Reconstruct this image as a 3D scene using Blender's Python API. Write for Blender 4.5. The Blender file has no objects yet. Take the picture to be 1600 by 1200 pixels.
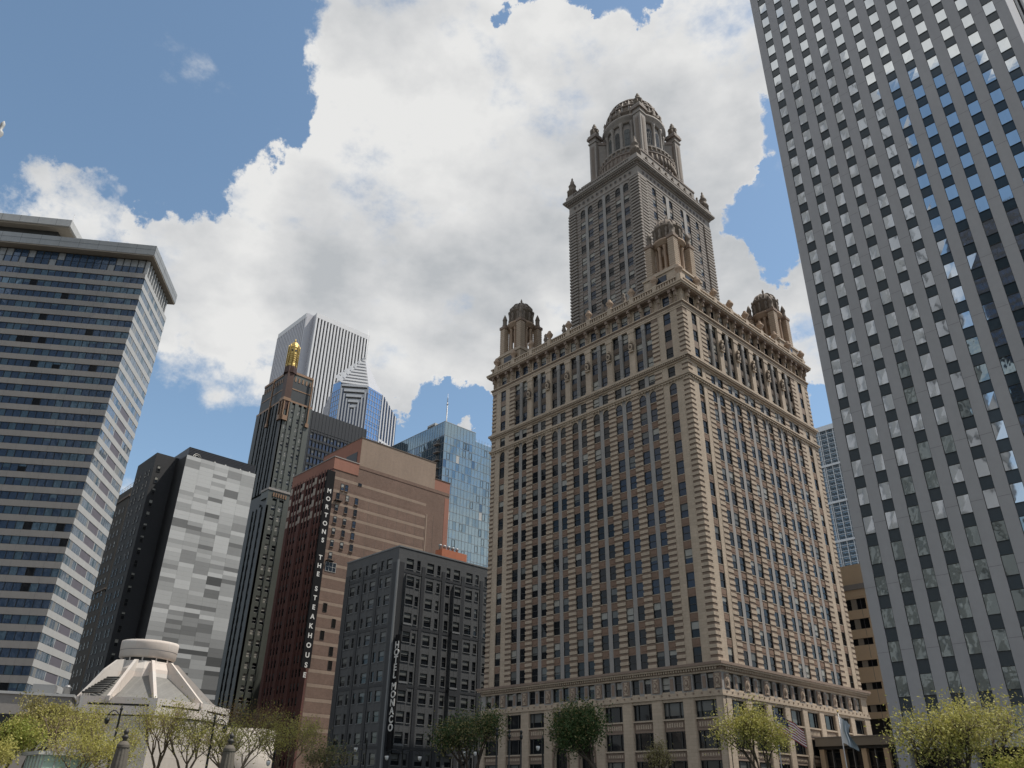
import bpy, math, random
from mathutils import Vector, Matrix
R=math.radians
random.seed(7)
sc=bpy.context.scene
# ------------------------------------------------------------ camera
AZ,PITCH,ROLL,FPX=-0.82181226,0.48916084,0.01846776,1217.34   # heading from +Y, tilt, roll, focal (px of 1600)
EYE=Vector((0,0,1.6))
def cam_axes():
    f=Vector((math.sin(AZ)*math.cos(PITCH),math.cos(AZ)*math.cos(PITCH),math.sin(PITCH)))
    r=Vector((math.cos(AZ),-math.sin(AZ),0)); u=r.cross(f)
    c,s=math.cos(ROLL),math.sin(ROLL)
    return c*r+s*u, -s*r+c*u, f
CR,CU,CF=cam_axes()
cd=bpy.data.cameras.new('camera'); cam=bpy.data.objects.new('camera',cd); sc.collection.objects.link(cam)
cd.sensor_width=36; cd.lens=FPX/1600*36; cd.clip_start=0.1; cd.clip_end=5000
cam.matrix_world=Matrix.Translation(EYE)@Matrix((CR,CU,-CF)).transposed().to_4x4()
sc.camera=cam
def ray(x,y): return CF*FPX+CR*(x-800)-CU*(y-600)
def at(x,y,D):                      # point seen at photo pixel (x,y), D metres away over the ground
    d=ray(x,y); return EYE+d*(D/math.hypot(d.x,d.y))
def proj(p):
    d=p-EYE; z=d.dot(CF)
    if z<=0: return None
    return 800+FPX*d.dot(CR)/z, 600-FPX*d.dot(CU)/z
# ------------------------------------------------------------ light
SUN_AZ,SUN_EL=R(41),R(61)
sd=bpy.data.lights.new('sun','SUN'); sd.energy=3.6; sd.angle=R(.6); sd.color=(1,.94,.85)
so=bpy.data.objects.new('sun',sd); sc.collection.objects.link(so)
S=Vector((math.sin(SUN_AZ)*math.cos(SUN_EL),math.cos(SUN_AZ)*math.cos(SUN_EL),math.sin(SUN_EL)))
so.rotation_euler=S.to_track_quat('Z','Y').to_euler()
sc.view_settings.view_transform='Standard'; sc.view_settings.look='None'
sc.view_settings.gamma=1; sc.view_settings.use_curve_mapping=False
sc.view_settings.exposure=0.16
sc.cycles.max_bounces=6; sc.cycles.diffuse_bounces=3; sc.cycles.glossy_bounces=3
w=bpy.data.worlds.new("World"); sc.world=w; w.use_nodes=True
nt=w.node_tree; nt.nodes.clear(); N=nt.nodes.new; L=nt.links.new
def mathn(op,a,b=None,c=None,clamp=False,tree=None):
    t=tree or nt
    n=t.nodes.new('ShaderNodeMath'); n.operation=op; n.use_clamp=clamp
    for i,v in enumerate((a,b,c)):
        if v is None: continue
        if isinstance(v,(int,float)): n.inputs[i].default_value=v
        else: t.links.new(v,n.inputs[i])
    return n.outputs[0]
def build_sky():
    sky=N('ShaderNodeTexSky'); sky.sky_type='NISHITA'; sky.sun_disc=False
    sky.sun_elevation=SUN_EL; sky.sun_rotation=SUN_AZ; sky.altitude=200; sky.air_density=1.0; sky.dust_density=.4; sky.ozone_density=1.6
    bg=N('ShaderNodeBackground'); bg.inputs[1].default_value=SKY_STR
    hs=N('ShaderNodeHueSaturation'); hs.inputs['Saturation'].default_value=.94; hs.inputs['Hue'].default_value=.489; L(sky.outputs[0],hs.inputs['Color']); L(hs.outputs[0],bg.inputs[0])
    tc=N('ShaderNodeTexCoord'); nrm=N('ShaderNodeVectorMath'); nrm.operation='NORMALIZE'; L(tc.outputs['Generated'],nrm.inputs[0])
    D0=nrm.outputs[0]
    # flatten direction on a cloud layer so far clouds get thinner
    def noise(scale,detail,rough,dist=0,off=(0,0,0),stretch=(1,1,1.6)):
        mp=N('ShaderNodeMapping'); mp.inputs['Location'].default_value=off; mp.inputs['Scale'].default_value=stretch
        L(D0,mp.inputs[0]); n=N('ShaderNodeTexNoise'); n.inputs['Scale'].default_value=scale; n.inputs['Detail'].default_value=detail
        n.inputs['Roughness'].default_value=rough; n.inputs['Distortion'].default_value=dist; L(mp.outputs[0],n.inputs['Vector']); return n.outputs[0]
    big=noise(2.2,3,.5,off=(3.1,0,1.7))
    mid=noise(5.0,8,.55,.0,off=(1.3,2.2,0))
    fine=noise(19,10,.62,.0,off=(0,4.4,0.6))
    acc=mathn('MULTIPLY_ADD',big,1.5,-.62)
    wn=N('ShaderNodeTexNoise'); wn.inputs['Scale'].default_value=4.2; wn.inputs['Detail'].default_value=9; wn.inputs['Roughness'].default_value=.62; L(D0,wn.inputs['Vector'])
    ws=N('ShaderNodeVectorMath'); ws.operation='SUBTRACT'; L(wn.outputs['Color'],ws.inputs[0]); ws.inputs[1].default_value=(.5,.5,.5)
    wm=N('ShaderNodeVectorMath'); wm.operation='MULTIPLY_ADD'; L(ws.outputs[0],wm.inputs[0]); wm.inputs[1].default_value=(.42,.42,.42); L(D0,wm.inputs[2])
    wz=N('ShaderNodeVectorMath'); wz.operation='NORMALIZE'; L(wm.outputs[0],wz.inputs[0]); DW=wz.outputs[0]
    for (px,py,rad,wt) in BLOBS:
        if isinstance(px,tuple): d=Vector(px).normalized(); ang=R(rad)
        else: d=ray(px,py).normalized(); ang=math.atan(rad/FPX)
        dot=N('ShaderNodeVectorMath'); dot.operation='DOT_PRODUCT'; L(DW,dot.inputs[0]); dot.inputs[1].default_value=d
        mr=N('ShaderNodeMapRange'); mr.interpolation_type='SMOOTHSTEP'
        mr.inputs['From Min'].default_value=math.cos(ang); mr.inputs['From Max'].default_value=math.cos(ang*.25)
        mr.inputs['To Max'].default_value=wt; L(dot.outputs['Value'],mr.inputs[0])
        acc=mathn('ADD',acc,mr.outputs[0])
    acc=mathn('MAXIMUM',mathn('MINIMUM',acc,.62),-.82)
    f=mathn('ADD',acc,mathn('MULTIPLY_ADD',mid,2.6,-1.3))
    f=mathn('ADD',f,mathn('MULTIPLY_ADD',fine,1.5,-.75))
    al=N('ShaderNodeMapRange'); al.interpolation_type='SMOOTHSTEP'; al.inputs['From Min'].default_value=-.34; al.inputs['From Max'].default_value=.56; L(f,al.inputs[0])
    # cloud tone: bright thin rims and puffs, grey thick bellies
    shade=noise(6.0,7,.52,.0,off=(.35,2.5,.3)); sh2=noise(2.6,3,.45,off=(5,1,2))
    t=mathn('ADD',mathn('MULTIPLY',shade,1.1),mathn('MULTIPLY',sh2,.7))
    t=mathn('SUBTRACT',t,mathn('MULTIPLY',f,.10))
    cr=N('ShaderNodeValToRGB'); e=cr.color_ramp.elements
    e[0].position=.60; e[0].color=(.54,.565,.59,1); e[1].position=.93; e[1].color=(.90,.90,.89,1)
    m=cr.color_ramp.elements.new(.76); m.color=(.72,.73,.74,1); L(t,cr.inputs[0])
    cb=N('ShaderNodeBackground'); L(cr.outputs[0],cb.inputs[0]); cb.inputs[1].default_value=CLOUD_STR
    mx=N('ShaderNodeMixShader'); L(al.outputs[0],mx.inputs[0]); L(bg.outputs[0],mx.inputs[1]); L(cb.outputs[0],mx.inputs[2])
    o=N('ShaderNodeOutputWorld'); L(mx.outputs[0],o.inputs[0])
SKY_STR=.14; CLOUD_STR=.80
BLOBS=[(650,40,190,.8),(800,110,260,1),(1000,90,280,1),(1150,20,220,.9),(570,190,110,.6),(450,140,70,.6),(700,320,330,1),(850,400,300,1),
 (480,330,200,.9),(350,390,200,.8),(250,330,110,.45),(90,345,170,1.0),(20,300,110,.8),(600,520,230,1),(380,560,170,.9),(720,500,200,.6),(960,300,260,.8),
 (1160,430,110,.8),(1130,200,110,.6),(1270,590,90,.7),(1060,250,150,.4),(690,300,200,.5),
 (150,120,330,-1.1),(60,170,200,-.6),(330,60,170,-.8),(880,35,75,-3.2),(930,95,75,-3.4),(1195,250,120,-3.4),(1125,340,70,-2.4),(1222,370,80,-2.6),
 (235,650,150,-.9),(420,690,110,-.5),(650,618,80,-3.0),(720,655,70,-2.6),(760,540,40,-1.8),(1262,655,70,-2.2),(60,430,60,-.2),(200,480,60,-.1),(265,110,190,-3.0),(405,185,100,1.1),(300,285,110,.9),((-.10,-.52,.85),0,20,2.0),((-.12,-.76,.62),0,8,-1.6),((-.5,-.6,.6),0,18,.8)]
build_sky()
# ------------------------------------------------------------ materials
MATS={}
def mat(name,col,rough=.8,var=.14,scale=.12,fine=2.5,brick=None,bump=.0,metal=0,spec=.5,coat=0,translucent=0,streak=.12,wav=0,emit=None):
    if name in MATS: return MATS[name]
    m=bpy.data.materials.new(name); m.use_nodes=True; t=m.node_tree; b=t.nodes['Principled BSDF']; out=t.nodes['Material Output']
    b.inputs['Roughness'].default_value=rough; b.inputs['Metallic'].default_value=metal
    b.inputs['Specular IOR Level'].default_value=spec
    if coat: b.inputs['Coat Weight'].default_value=coat; b.inputs['Coat Roughness'].default_value=.04
    g=t.nodes.new('ShaderNodeNewGeometry'); pos=g.outputs['Position']
    sp=t.nodes.new('ShaderNodeSeparateXYZ'); t.links.new(pos,sp.inputs[0])
    hor=mathn('ADD',sp.outputs[0],sp.outputs[1],tree=t)
    cx=t.nodes.new('ShaderNodeCombineXYZ'); t.links.new(hor,cx.inputs[0]); t.links.new(sp.outputs[2],cx.inputs[1])
    def noise(vec,sc_,det=4,r=.55):
        n=t.nodes.new('ShaderNodeTexNoise'); n.inputs['Scale'].default_value=sc_; n.inputs['Detail'].default_value=det; n.inputs['Roughness'].default_value=r
        t.links.new(vec,n.inputs['Vector']); return n.outputs[0]
    base=None
    if brick:
        bw,bh,c2,mort,msz=brick
        bn=t.nodes.new('ShaderNodeTexBrick'); bn.inputs['Scale'].default_value=1; bn.inputs['Brick Width'].default_value=bw; bn.inputs['Row Height'].default_value=bh
        bn.inputs['Mortar Size'].default_value=msz; bn.inputs['Color1'].default_value=(*col,1); bn.inputs['Color2'].default_value=(*c2,1); bn.inputs['Mortar'].default_value=(*mort,1)
        bn.inputs['Mortar Smooth'].default_value=.3
        t.links.new(cx.outputs[0],bn.inputs['Vector']); base=bn.outputs[0]
    else:
        rgb=t.nodes.new('ShaderNodeRGB'); rgb.outputs[0].default_value=(*col,1); base=rgb.outputs[0]
    n1=noise(pos,scale,5); n2=noise(pos,fine,4,.6)
    mp=t.nodes.new('ShaderNodeMapping'); mp.inputs['Scale'].default_value=(.9,.9,.07); t.links.new(pos,mp.inputs[0]); n3=noise(mp.outputs[0],1.1,5,.6)
    v=mathn('MULTIPLY_ADD',n1,var*2,1-var,tree=t); v=mathn('MULTIPLY',v,mathn('MULTIPLY_ADD',n2,var*1.4,1-var*.7,tree=t),tree=t)
    v=mathn('MULTIPLY',v,mathn('MULTIPLY_ADD',n3,streak*2,1-streak,tree=t),tree=t)
    mx=t.nodes.new('ShaderNodeVectorMath'); mx.operation='SCALE'; t.links.new(base,mx.inputs[0]); t.links.new(v,mx.inputs['Scale'])
    t.links.new(mx.outputs[0],b.inputs['Base Color'])
    if bump:
        bp=t.nodes.new('ShaderNodeBump'); bp.inputs['Strength'].default_value=bump; bp.inputs['Distance'].default_value=.08
        t.links.new(n2,bp.inputs['Height']); t.links.new(bp.outputs[0],b.inputs['Normal'])
    if wav:
        nw=noise(pos,.55,2,.5); bp=t.nodes.new('ShaderNodeBump'); bp.inputs['Strength'].default_value=1; bp.inputs['Distance'].default_value=wav
        t.links.new(nw,bp.inputs['Height']); t.links.new(bp.outputs[0],b.inputs['Normal'])
    if translucent:
        tr=t.nodes.new('ShaderNodeBsdfTranslucent'); t.links.new(mx.outputs[0],tr.inputs[0])
        ms=t.nodes.new('ShaderNodeMixShader'); ms.inputs[0].default_value=translucent
        t.links.new(b.outputs[0],ms.inputs[1]); t.links.new(tr.outputs[0],ms.inputs[2]); t.links.new(ms.outputs[0],out.inputs[0])
    if emit: b.inputs['Emission Color'].default_value=(*emit,1); b.inputs['Emission Strength'].default_value=1
    MATS[name]=m; return m
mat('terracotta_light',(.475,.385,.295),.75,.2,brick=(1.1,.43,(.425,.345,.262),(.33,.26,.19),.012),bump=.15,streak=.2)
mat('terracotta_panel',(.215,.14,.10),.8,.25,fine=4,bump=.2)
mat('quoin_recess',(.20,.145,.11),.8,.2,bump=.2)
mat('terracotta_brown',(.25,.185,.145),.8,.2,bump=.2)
mat('terracotta_dark',(.12,.09,.07),.8,.2)
mat('terracotta_grey',(.30,.285,.27),.75,.15)
mat('tower_stone',(.305,.272,.24),.8,.18,brick=(1.1,.41,(.265,.24,.218),(.19,.17,.155),.012),bump=.15)
mat('tower_brown',(.225,.185,.16),.8,.2)
mat('turret_stone',(.40,.29,.21),.8,.25,bump=.2)
mat('dome_stone',(.19,.155,.125),.8,.35,fine=1.8,bump=.5)
mat('glass_dark',(.011,.013,.016),.05,.1,spec=.28)
mat('glass_sky_tint',(.022,.034,.058),.04,.1,spec=.4,metal=.08)  # dark panes with the reflected blue sky put into their colour
mat('dark_hole',(.012,.011,.01),.9,.1,spec=.1)
mat('blind',(.30,.29,.255),.6,.1,coat=.4)
mat('blind_grey',(.10,.105,.10),.6,.1,coat=.4)
mat('frame_dark',(.03,.03,.028),.5,.1)
mat('frame_light',(.45,.45,.43),.5,.1)
mat('marble',(.36,.352,.36),.6,.12,scale=.08,fine=1.2,streak=.06,bump=.05)
mat('marble_joint',(.15,.145,.15),.8,.1)
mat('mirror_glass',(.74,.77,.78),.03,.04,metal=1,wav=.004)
mat('mirror_dim',(.32,.36,.35),.03,.05,metal=1,wav=.014)  # same mirror glass, dim low reflections put into the colour
mat('spandrel_green',(.030,.045,.055),.12,.12,spec=.7,wav=.01)
mat('concrete_band',(.30,.277,.255),.75,.1,scale=.2,streak=.12)
mat('band_light',(.44,.44,.43),.6,.08)
mat('hotel_glass',(.045,.085,.15),.04,.25,scale=.35,metal=.35,spec=1,wav=.02)
mat('hotel_glass_b',(.10,.17,.23),.04,.2,scale=.35,metal=.5,spec=1,wav=.02)
mat('dusk_panel',(.15,.14,.165),.4,.1)
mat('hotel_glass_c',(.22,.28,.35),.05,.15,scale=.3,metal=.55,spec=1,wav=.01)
mat('soffit',(.30,.26,.21),.8,.1)
mat('lead_panel',(.30,.31,.31),.35,.15,metal=.3)
mat('black_brick',(.030,.031,.034),.75,.2,brick=(.6,.2,(.036,.036,.04),(.02,.02,.02),.02))
mat('screen_navy',(.025,.03,.05),.5,.1)
mat('soot_brick',(.05,.043,.035),.85,.2)
for i,c in enumerate([.53,.45,.36,.27,.17,.08]): mat('tile_%d'%i,(c,c,c*.975),.45,.07,streak=.05)
mat('granite_lit',(.075,.083,.072),.5,.25,fine=1.2)  # dark green-black granite, sunlit tone of the west faces put into the colour
mat('granite_shade',(.022,.026,.028),.5,.25)  # same granite in the shaded tone of the north faces, also the cores
mat('bronze',(.06,.032,.024),.5,.4,metal=.5)
mat('copper_trim',(.23,.14,.085),.5,.3,metal=.4)
mat('gold_leaf',(.55,.40,.15),.5,.3,fine=1.5,metal=.85,bump=.5)
mat('white_granite',(.62,.62,.63),.55,.06,streak=.03)
mat('grey_granite',(.45,.45,.48),.45,.08)
mat('pru_glass',(.22,.38,.62),.05,.12,scale=.05,metal=.75,wav=.03)
mat('pru_grey',(.42,.43,.46),.5,.06)
mat('office_black',(.018,.019,.022),.45,.15)
mat('office_glass',(.03,.045,.085),.08,.3,scale=.1,spec=1,metal=.3)
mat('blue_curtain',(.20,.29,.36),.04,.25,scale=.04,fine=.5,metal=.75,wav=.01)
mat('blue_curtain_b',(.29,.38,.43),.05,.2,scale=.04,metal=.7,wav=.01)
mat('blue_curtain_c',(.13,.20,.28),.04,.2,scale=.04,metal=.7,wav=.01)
mat('brick_brown',(.17,.10,.072),.9,.38,scale=.1,fine=1.4,brick=(.5,.17,(.14,.082,.06),(.2,.155,.125),.02),bump=.2)
mat('brick_tan',(.285,.205,.15),.9,.18,fine=1.2,brick=(.5,.17,(.26,.185,.135),(.28,.23,.19),.02))
mat('brick_salmon',(.29,.135,.095),.9,.15,fine=1.5)
mat('brick_red',(.15,.058,.046),.9,.22,brick=(.5,.17,(.12,.046,.038),(.09,.05,.04),.02))
mat('cream_panel',(.40,.34,.28),.8,.15)
mat('slate_grey',(.072,.074,.076),.6,.15,brick=(1.4,.9,(.065,.067,.07),(.035,.036,.038),.012))
mat('slate_dark',(.022,.023,.026),.55,.15)
mat('slate_trim',(.16,.165,.17),.5,.1)
mat('sign_black',(.010,.010,.011),.8,.1,spec=.15)
mat('sign_white',(.66,.64,.6),.5,.03)
mat('church_white',(.60,.565,.525),.75,.09,scale=.2,brick=(1.6,3.0,(.63,.55,.49),(.5,.44,.39),.012),streak=.08)
mat('church_stone',(.58,.53,.47),.8,.1,brick=(2.6,1.3,(.55,.5,.44),(.4,.36,.32),.012))
mat('tan_wall',(.68,.51,.34),.8,.08,streak=.06)
mat('tan_grey',(.30,.26,.21),.8,.1)
mat('apart_white',(.62,.64,.66),.6,.06)
mat('apart_glass',(.22,.28,.33),.1,.3,scale=.15,metal=.4)
mat('pylon_stone',(.12,.105,.085),.85,.2,bump=.3)
mat('pylon_metal',(.05,.045,.04),.6,.2)
mat('iron_black',(.015,.017,.016),.45,.15)
mat('lamp_globe',(.75,.75,.72),.3,.04)
mat('bark',(.075,.055,.04),.9,.2)
mat('bark_light',(.16,.12,.08),.9,.2)
mat('leaf_yellow',(.40,.37,.10),.7,.35,fine=3,translucent=.35)
mat('leaf_olive',(.27,.235,.095),.7,.35,fine=3,translucent=.3)
mat('leaf_green',(.055,.095,.025),.7,.35,fine=3,translucent=.25)
mat('leaf_bud',(.22,.13,.06),.7,.35,fine=3,translucent=.2)
mat('leaf_lime',(.27,.30,.06),.7,.3,fine=3,translucent=.35)
mat('asphalt',(.05,.05,.052),.9,.2)
mat('pavement',(.13,.127,.12),.9,.12,brick=(1.5,1.5,(.12,.118,.112),(.09,.085,.08),.01))
mat('river_water',(.02,.06,.045),.08,.1,wav=.05)
mat('paint_white',(.75,.75,.72),.7,.1)
mat('kiosk_green',(.42,.56,.48),.3,.08,metal=.1)
mat('flag_red',(.28,.03,.04),.7,.05); mat('flag_white',(.62,.6,.6),.7,.05); mat('flag_blue',(.015,.025,.07),.7,.05); mat('flag_sky',(.25,.29,.33),.7,.05)
mat('clay_orange',(.42,.14,.07),.8,.15)
mat('metal_grey',(.30,.30,.30),.45,.1,metal=.5)
mat('roof_grey',(.16,.16,.155),.9,.1)
# ------------------------------------------------------------ mesh helpers
class Fr:
    """a facade frame: u metres along the wall, d metres out of it, z up"""
    def __init__(s,o,u,n): s.o=Vector((o[0],o[1],0)); s.u=Vector((u[0],u[1],0)).normalized(); s.n=Vector((n[0],n[1],0)).normalized()
    def p(s,u,d,z): v=s.o+s.u*u+s.n*d; return Vector((v.x,v.y,z))
WORLD=Fr((0,0),(1,0),(0,1))
class MB:
    def __init__(s): s.v=[]; s.f=[]; s.m=[]; s.mats=[]; s.sm=[]
    def mi(s,m):
        if m not in s.mats: s.mats.append(m)
        return s.mats.index(m)
    def face(s,pts,m,smooth=False):
        k=len(s.v); s.v+=[tuple(p) for p in pts]; s.f.append(list(range(k,k+len(pts)))); s.m.append(s.mi(m)); s.sm.append(smooth)
    def fbox(s,fr,u0,u1,d0,d1,z0,z1,m):
        k=len(s.v); P=fr.p
        s.v+=[tuple(P(a,b,c)) for c in (z0,z1) for b in (d0,d1) for a in (u0,u1)]
        i=s.mi(m)
        for q in ((0,1,3,2),(4,6,7,5),(0,4,5,1),(2,3,7,6),(0,2,6,4),(1,5,7,3)): s.f.append([k+j for j in q]); s.m.append(i); s.sm.append(False)
    def box(s,x0,x1,y0,y1,z0,z1,m): s.fbox(WORLD,x0,x1,y0,y1,z0,z1,m)
    def lathe(s,cx,cy,prof,m,n=16,a0=0,smooth=True,cap=True):
        k=len(s.v); i=s.mi(m)
        for r,z in prof:
            for j in range(n):
                a=a0+2*math.pi*j/n; s.v.append((cx+r*math.cos(a),cy+r*math.sin(a),z))
        for t in range(len(prof)-1):
            for j in range(n):
                a=k+t*n+j; b=k+t*n+(j+1)%n; s.f.append([a,b,b+n,a+n]); s.m.append(i); s.sm.append(smooth)
        if cap:
            s.f.append([k+(len(prof)-1)*n+j for j in range(n)]); s.m.append(i); s.sm.append(False)
            s.f.append([k+j for j in range(n)][::-1]); s.m.append(i); s.sm.append(False)
    def tube(s,a,b,r0,r1,m,n=5):
        a=Vector(a); b=Vector(b); d=(b-a)
        if d.length<1e-6: return
        q=d.to_track_quat('Z','Y'); k=len(s.v); i=s.mi(m)
        for p,r in ((a,r0),(b,r1)):
            for j in range(n):
                t=2*math.pi*j/n; s.v.append(tuple(p+q@Vector((r*math.cos(t),r*math.sin(t),0))))
        for j in range(n): s.f.append([k+j,k+(j+1)%n,k+n+(j+1)%n,k+n+j]); s.m.append(i); s.sm.append(True)
        s.f.append([k+n+j for j in range(n)]); s.m.append(i); s.sm.append(False)
    def prism(s,pts,z0,z1,m,fr=None):      # polygon in plan
        k=len(s.v); n=len(pts); i=s.mi(m)
        for z in (z0,z1):
            for x,y in pts: s.v.append((x,y,z))
        for j in range(n): s.f.append([k+j,k+(j+1)%n,k+n+(j+1)%n,k+n+j]); s.m.append(i); s.sm.append(False)
        s.f.append([k+n+j for j in range(n)]); s.m.append(i); s.sm.append(False)
        s.f.append([k+j for j in range(n)][::-1]); s.m.append(i); s.sm.append(False)
    def fprism(s,fr,pts,d0,d1,m):          # polygon in the (u,z) plane of a facade, given thickness
        k=len(s.v); n=len(pts); i=s.mi(m)
        for d in (d0,d1):
            for u,z in pts: s.v.append(tuple(fr.p(u,d,z)))
        for j in range(n): s.f.append([k+j,k+(j+1)%n,k+n+(j+1)%n,k+n+j]); s.m.append(i); s.sm.append(False)
        s.f.append([k+n+j for j in range(n)]); s.m.append(i); s.sm.append(False)
        s.f.append([k+j for j in range(n)][::-1]); s.m.append(i); s.sm.append(False)
    def join(s,o):
        k=len(s.v); s.v+=o.v; mp=[s.mi(m) for m in o.mats]
        s.f+=[[j+k for j in q] for q in o.f]; s.m+=[mp[j] for j in o.m]; s.sm+=o.sm
    def mesh(s,name,off=(0,0,0)):
        me=bpy.data.meshes.new(name); ox,oy,oz=off
        me.from_pydata([(x-ox,y-oy,z-oz) for x,y,z in s.v],[],s.f)
        for m in s.mats: me.materials.append(MATS[m])
        me.polygons.foreach_set('material_index',s.m); me.polygons.foreach_set('use_smooth',s.sm); me.update(); return me
def absloc(o):
    v=Vector((0,0,0))
    while o: v+=o.location; o=o.parent
    return v
def obj(name,mb,parent=None,loc=None,kind=None,label=None):
    base=Vector(loc) if loc is not None else (absloc(parent) if parent else Vector((0,0,0)))
    o=bpy.data.objects.new(name,mb.mesh(name,base)); sc.collection.objects.link(o); o.parent=parent
    if loc is not None: o.location=base-(absloc(parent) if parent else Vector((0,0,0)))
    if kind: o['kind']=kind
    if label: o['label']=label
    return o
def tag(o,label,cat,group=None,kind=None):
    o['label']=label
    if cat: o['category']=cat
    if group: o['group']=group
    if kind: o['kind']=kind
    return o
def empty(name,loc,label=None,cat=None,group=None,parent=None):
    o=bpy.data.objects.new(name,None); o.empty_display_size=.5; sc.collection.objects.link(o); o.parent=parent
    o.location=Vector(loc)-(absloc(parent) if parent else Vector((0,0,0)))
    if label: tag(o,label,cat,group)
    return o
def copy_part(src,loc,parent,rot=0):        # same mesh again, children too
    c=src.copy(); sc.collection.objects.link(c); c.parent=parent; c.location=Vector(loc)-absloc(parent); c.rotation_euler.z=rot
    for ch in src.children:
        d=ch.copy(); sc.collection.objects.link(d); d.parent=c
    return c
rng=random.Random(11)
class Building:
    def __init__(s,name,loc,label,cat='building'):
        s.e=empty(name,loc,label,cat); s.parts={}; s.w=[]
    def __getitem__(s,k):
        if k not in s.parts: s.parts[k]=MB()
        return s.parts[k]
    def score(s,c,area):
        p=proj(c)
        if not p or not(-5<p[0]<1605 and -5<p[1]<1205): return area/1e7
        return area/(c-EYE).length_squared
    def window(s,fr,u0,u1,z0,z1,d=-.3,arch=False,blind=None,fm='frame_dark',gl='glass_dark',bl='blind',rail=True,fw=.085,cols=1,jit=.012,blindp=.45,sill=None):
        mb=MB(); J=lambda: rng.uniform(-jit,jit)
        zs=z1-(u1-u0)/2 if arch else z1
        a=[J() for _ in range(4)]
        if blind is None: blind=rng.choice([.3,.45,.5,.5,.62,.8]) if rng.random()<blindp else 0
        zb=z1-(z1-z0)*blind
        pt=lambda u,z,dd: fr.p(u,d+dd,z)
        if arch:
            zb=max(zs-.001,zs) if False else zs
            mb.face([pt(u0,z0,a[0]),pt(u1,z0,a[1]),pt(u1,zs,a[2]),pt(u0,zs,a[3])],gl if blind<.55 else bl)
            n=8; c=(u0+u1)/2; r=(u1-u0)/2
            mb.face([pt(c+r*math.cos(math.pi*i/n),zs+r*math.sin(math.pi*i/n),0) for i in range(n+1)],gl)
        elif blind>0:
            mb.face([pt(u0,z0,a[0]),pt(u1,z0,a[1]),pt(u1,zb,a[1]),pt(u0,zb,a[0])],gl)
            mb.face([pt(u0,zb,a[2]),pt(u1,zb,a[3]),pt(u1,z1,a[3]),pt(u0,z1,a[2])],bl)
        else: mb.face([pt(u0,z0,a[0]),pt(u1,z0,a[1]),pt(u1,z1,a[2]),pt(u0,z1,a[3])],gl)
        if fw:
            mb.fbox(fr,u0,u0+fw,d+.02,d+.08,z0,zs,fm); mb.fbox(fr,u1-fw,u1,d+.02,d+.08,z0,zs,fm)
            mb.fbox(fr,u0+fw,u1-fw,d+.02,d+.08,z0,z0+fw,fm)
            if not arch: mb.fbox(fr,u0+fw,u1-fw,d+.02,d+.08,z1-fw,z1,fm)
            if rail: zm=(z0+zs)/2 if not arch else z0+(z1-z0)*.5; mb.fbox(fr,u0+fw,u1-fw,d+.025,d+.085,zm-.04,zm+.04,fm)
            for k in range(1,cols): uu=u0+(u1-u0)*k/cols; mb.fbox(fr,uu-.04,uu+.04,d+.015,d+.09,z0+fw,zs-fw,fm)
        if sill: mb.fbox(fr,u0-.08,u1+.08,d,d+.32,z0-.12,z0,sill)
        s.w.append((s.score(fr.p((u0+u1)/2,0,(z0+z1)/2),(u1-u0)*(z1-z0)),mb))
    def done(s,cap=100,kinds=None):
        for k,mb in s.parts.items():
            if mb.f: obj(k,mb,s.e)
        s.w.sort(key=lambda t:-t[0])
        for sc_,mb in s.w[:cap]: obj('window',mb,s.e)
        rest=MB()
        for sc_,mb in s.w[cap:]: rest.join(mb)
        if rest.f: obj('window',rest,s.e,kind='stuff')
        return s.e
def arch_fill(mb,fr,u0,u1,zs,ztop,d0,d1,m,n=8):     # masonry around a round head
    c=(u0+u1)/2; r=(u1-u0)/2
    for i in range(n):
        a,b=math.pi*i/n,math.pi*(i+1)/n
        p=[(c+r*math.cos(a),zs+r*math.sin(a)),(c+r*math.cos(a),ztop),(c+r*math.cos(b),ztop),(c+r*math.cos(b),zs+r*math.sin(b))]
        mb.fprism(fr,p,d0,d1,m)
# ------------------------------------------------------------ ground
def ground():
    g=MB(); g.face([(-2500,-1500,0),(1500,-1500,0),(1500,2500,0),(-2500,2500,0)],'pavement'); o=obj('ground',g); o['kind']='structure'
    r=MB(); r.box(-400,120,72,86,-.1,.004,'asphalt'); o=obj('road',r); o['kind']='structure'
    k=MB(); k.box(-400,120,86,93,-.1,.13,'pavement'); k.box(-400,120,85.8,86,-.1,.145,'concrete_band'); o=obj('sidewalk',k); o['kind']='structure'
    l=MB()
    for i in range(40): l.box(-200+i*6,-197+i*6,78.9,79.05,.001,.008,'paint_white')
    o=obj('road_markings',l); o['kind']='structure'
    wv=MB(); wv.box(-60,300,14,60,-.2,.01,'river_water'); o=obj('water',wv); o['kind']='structure'
ground()
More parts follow.
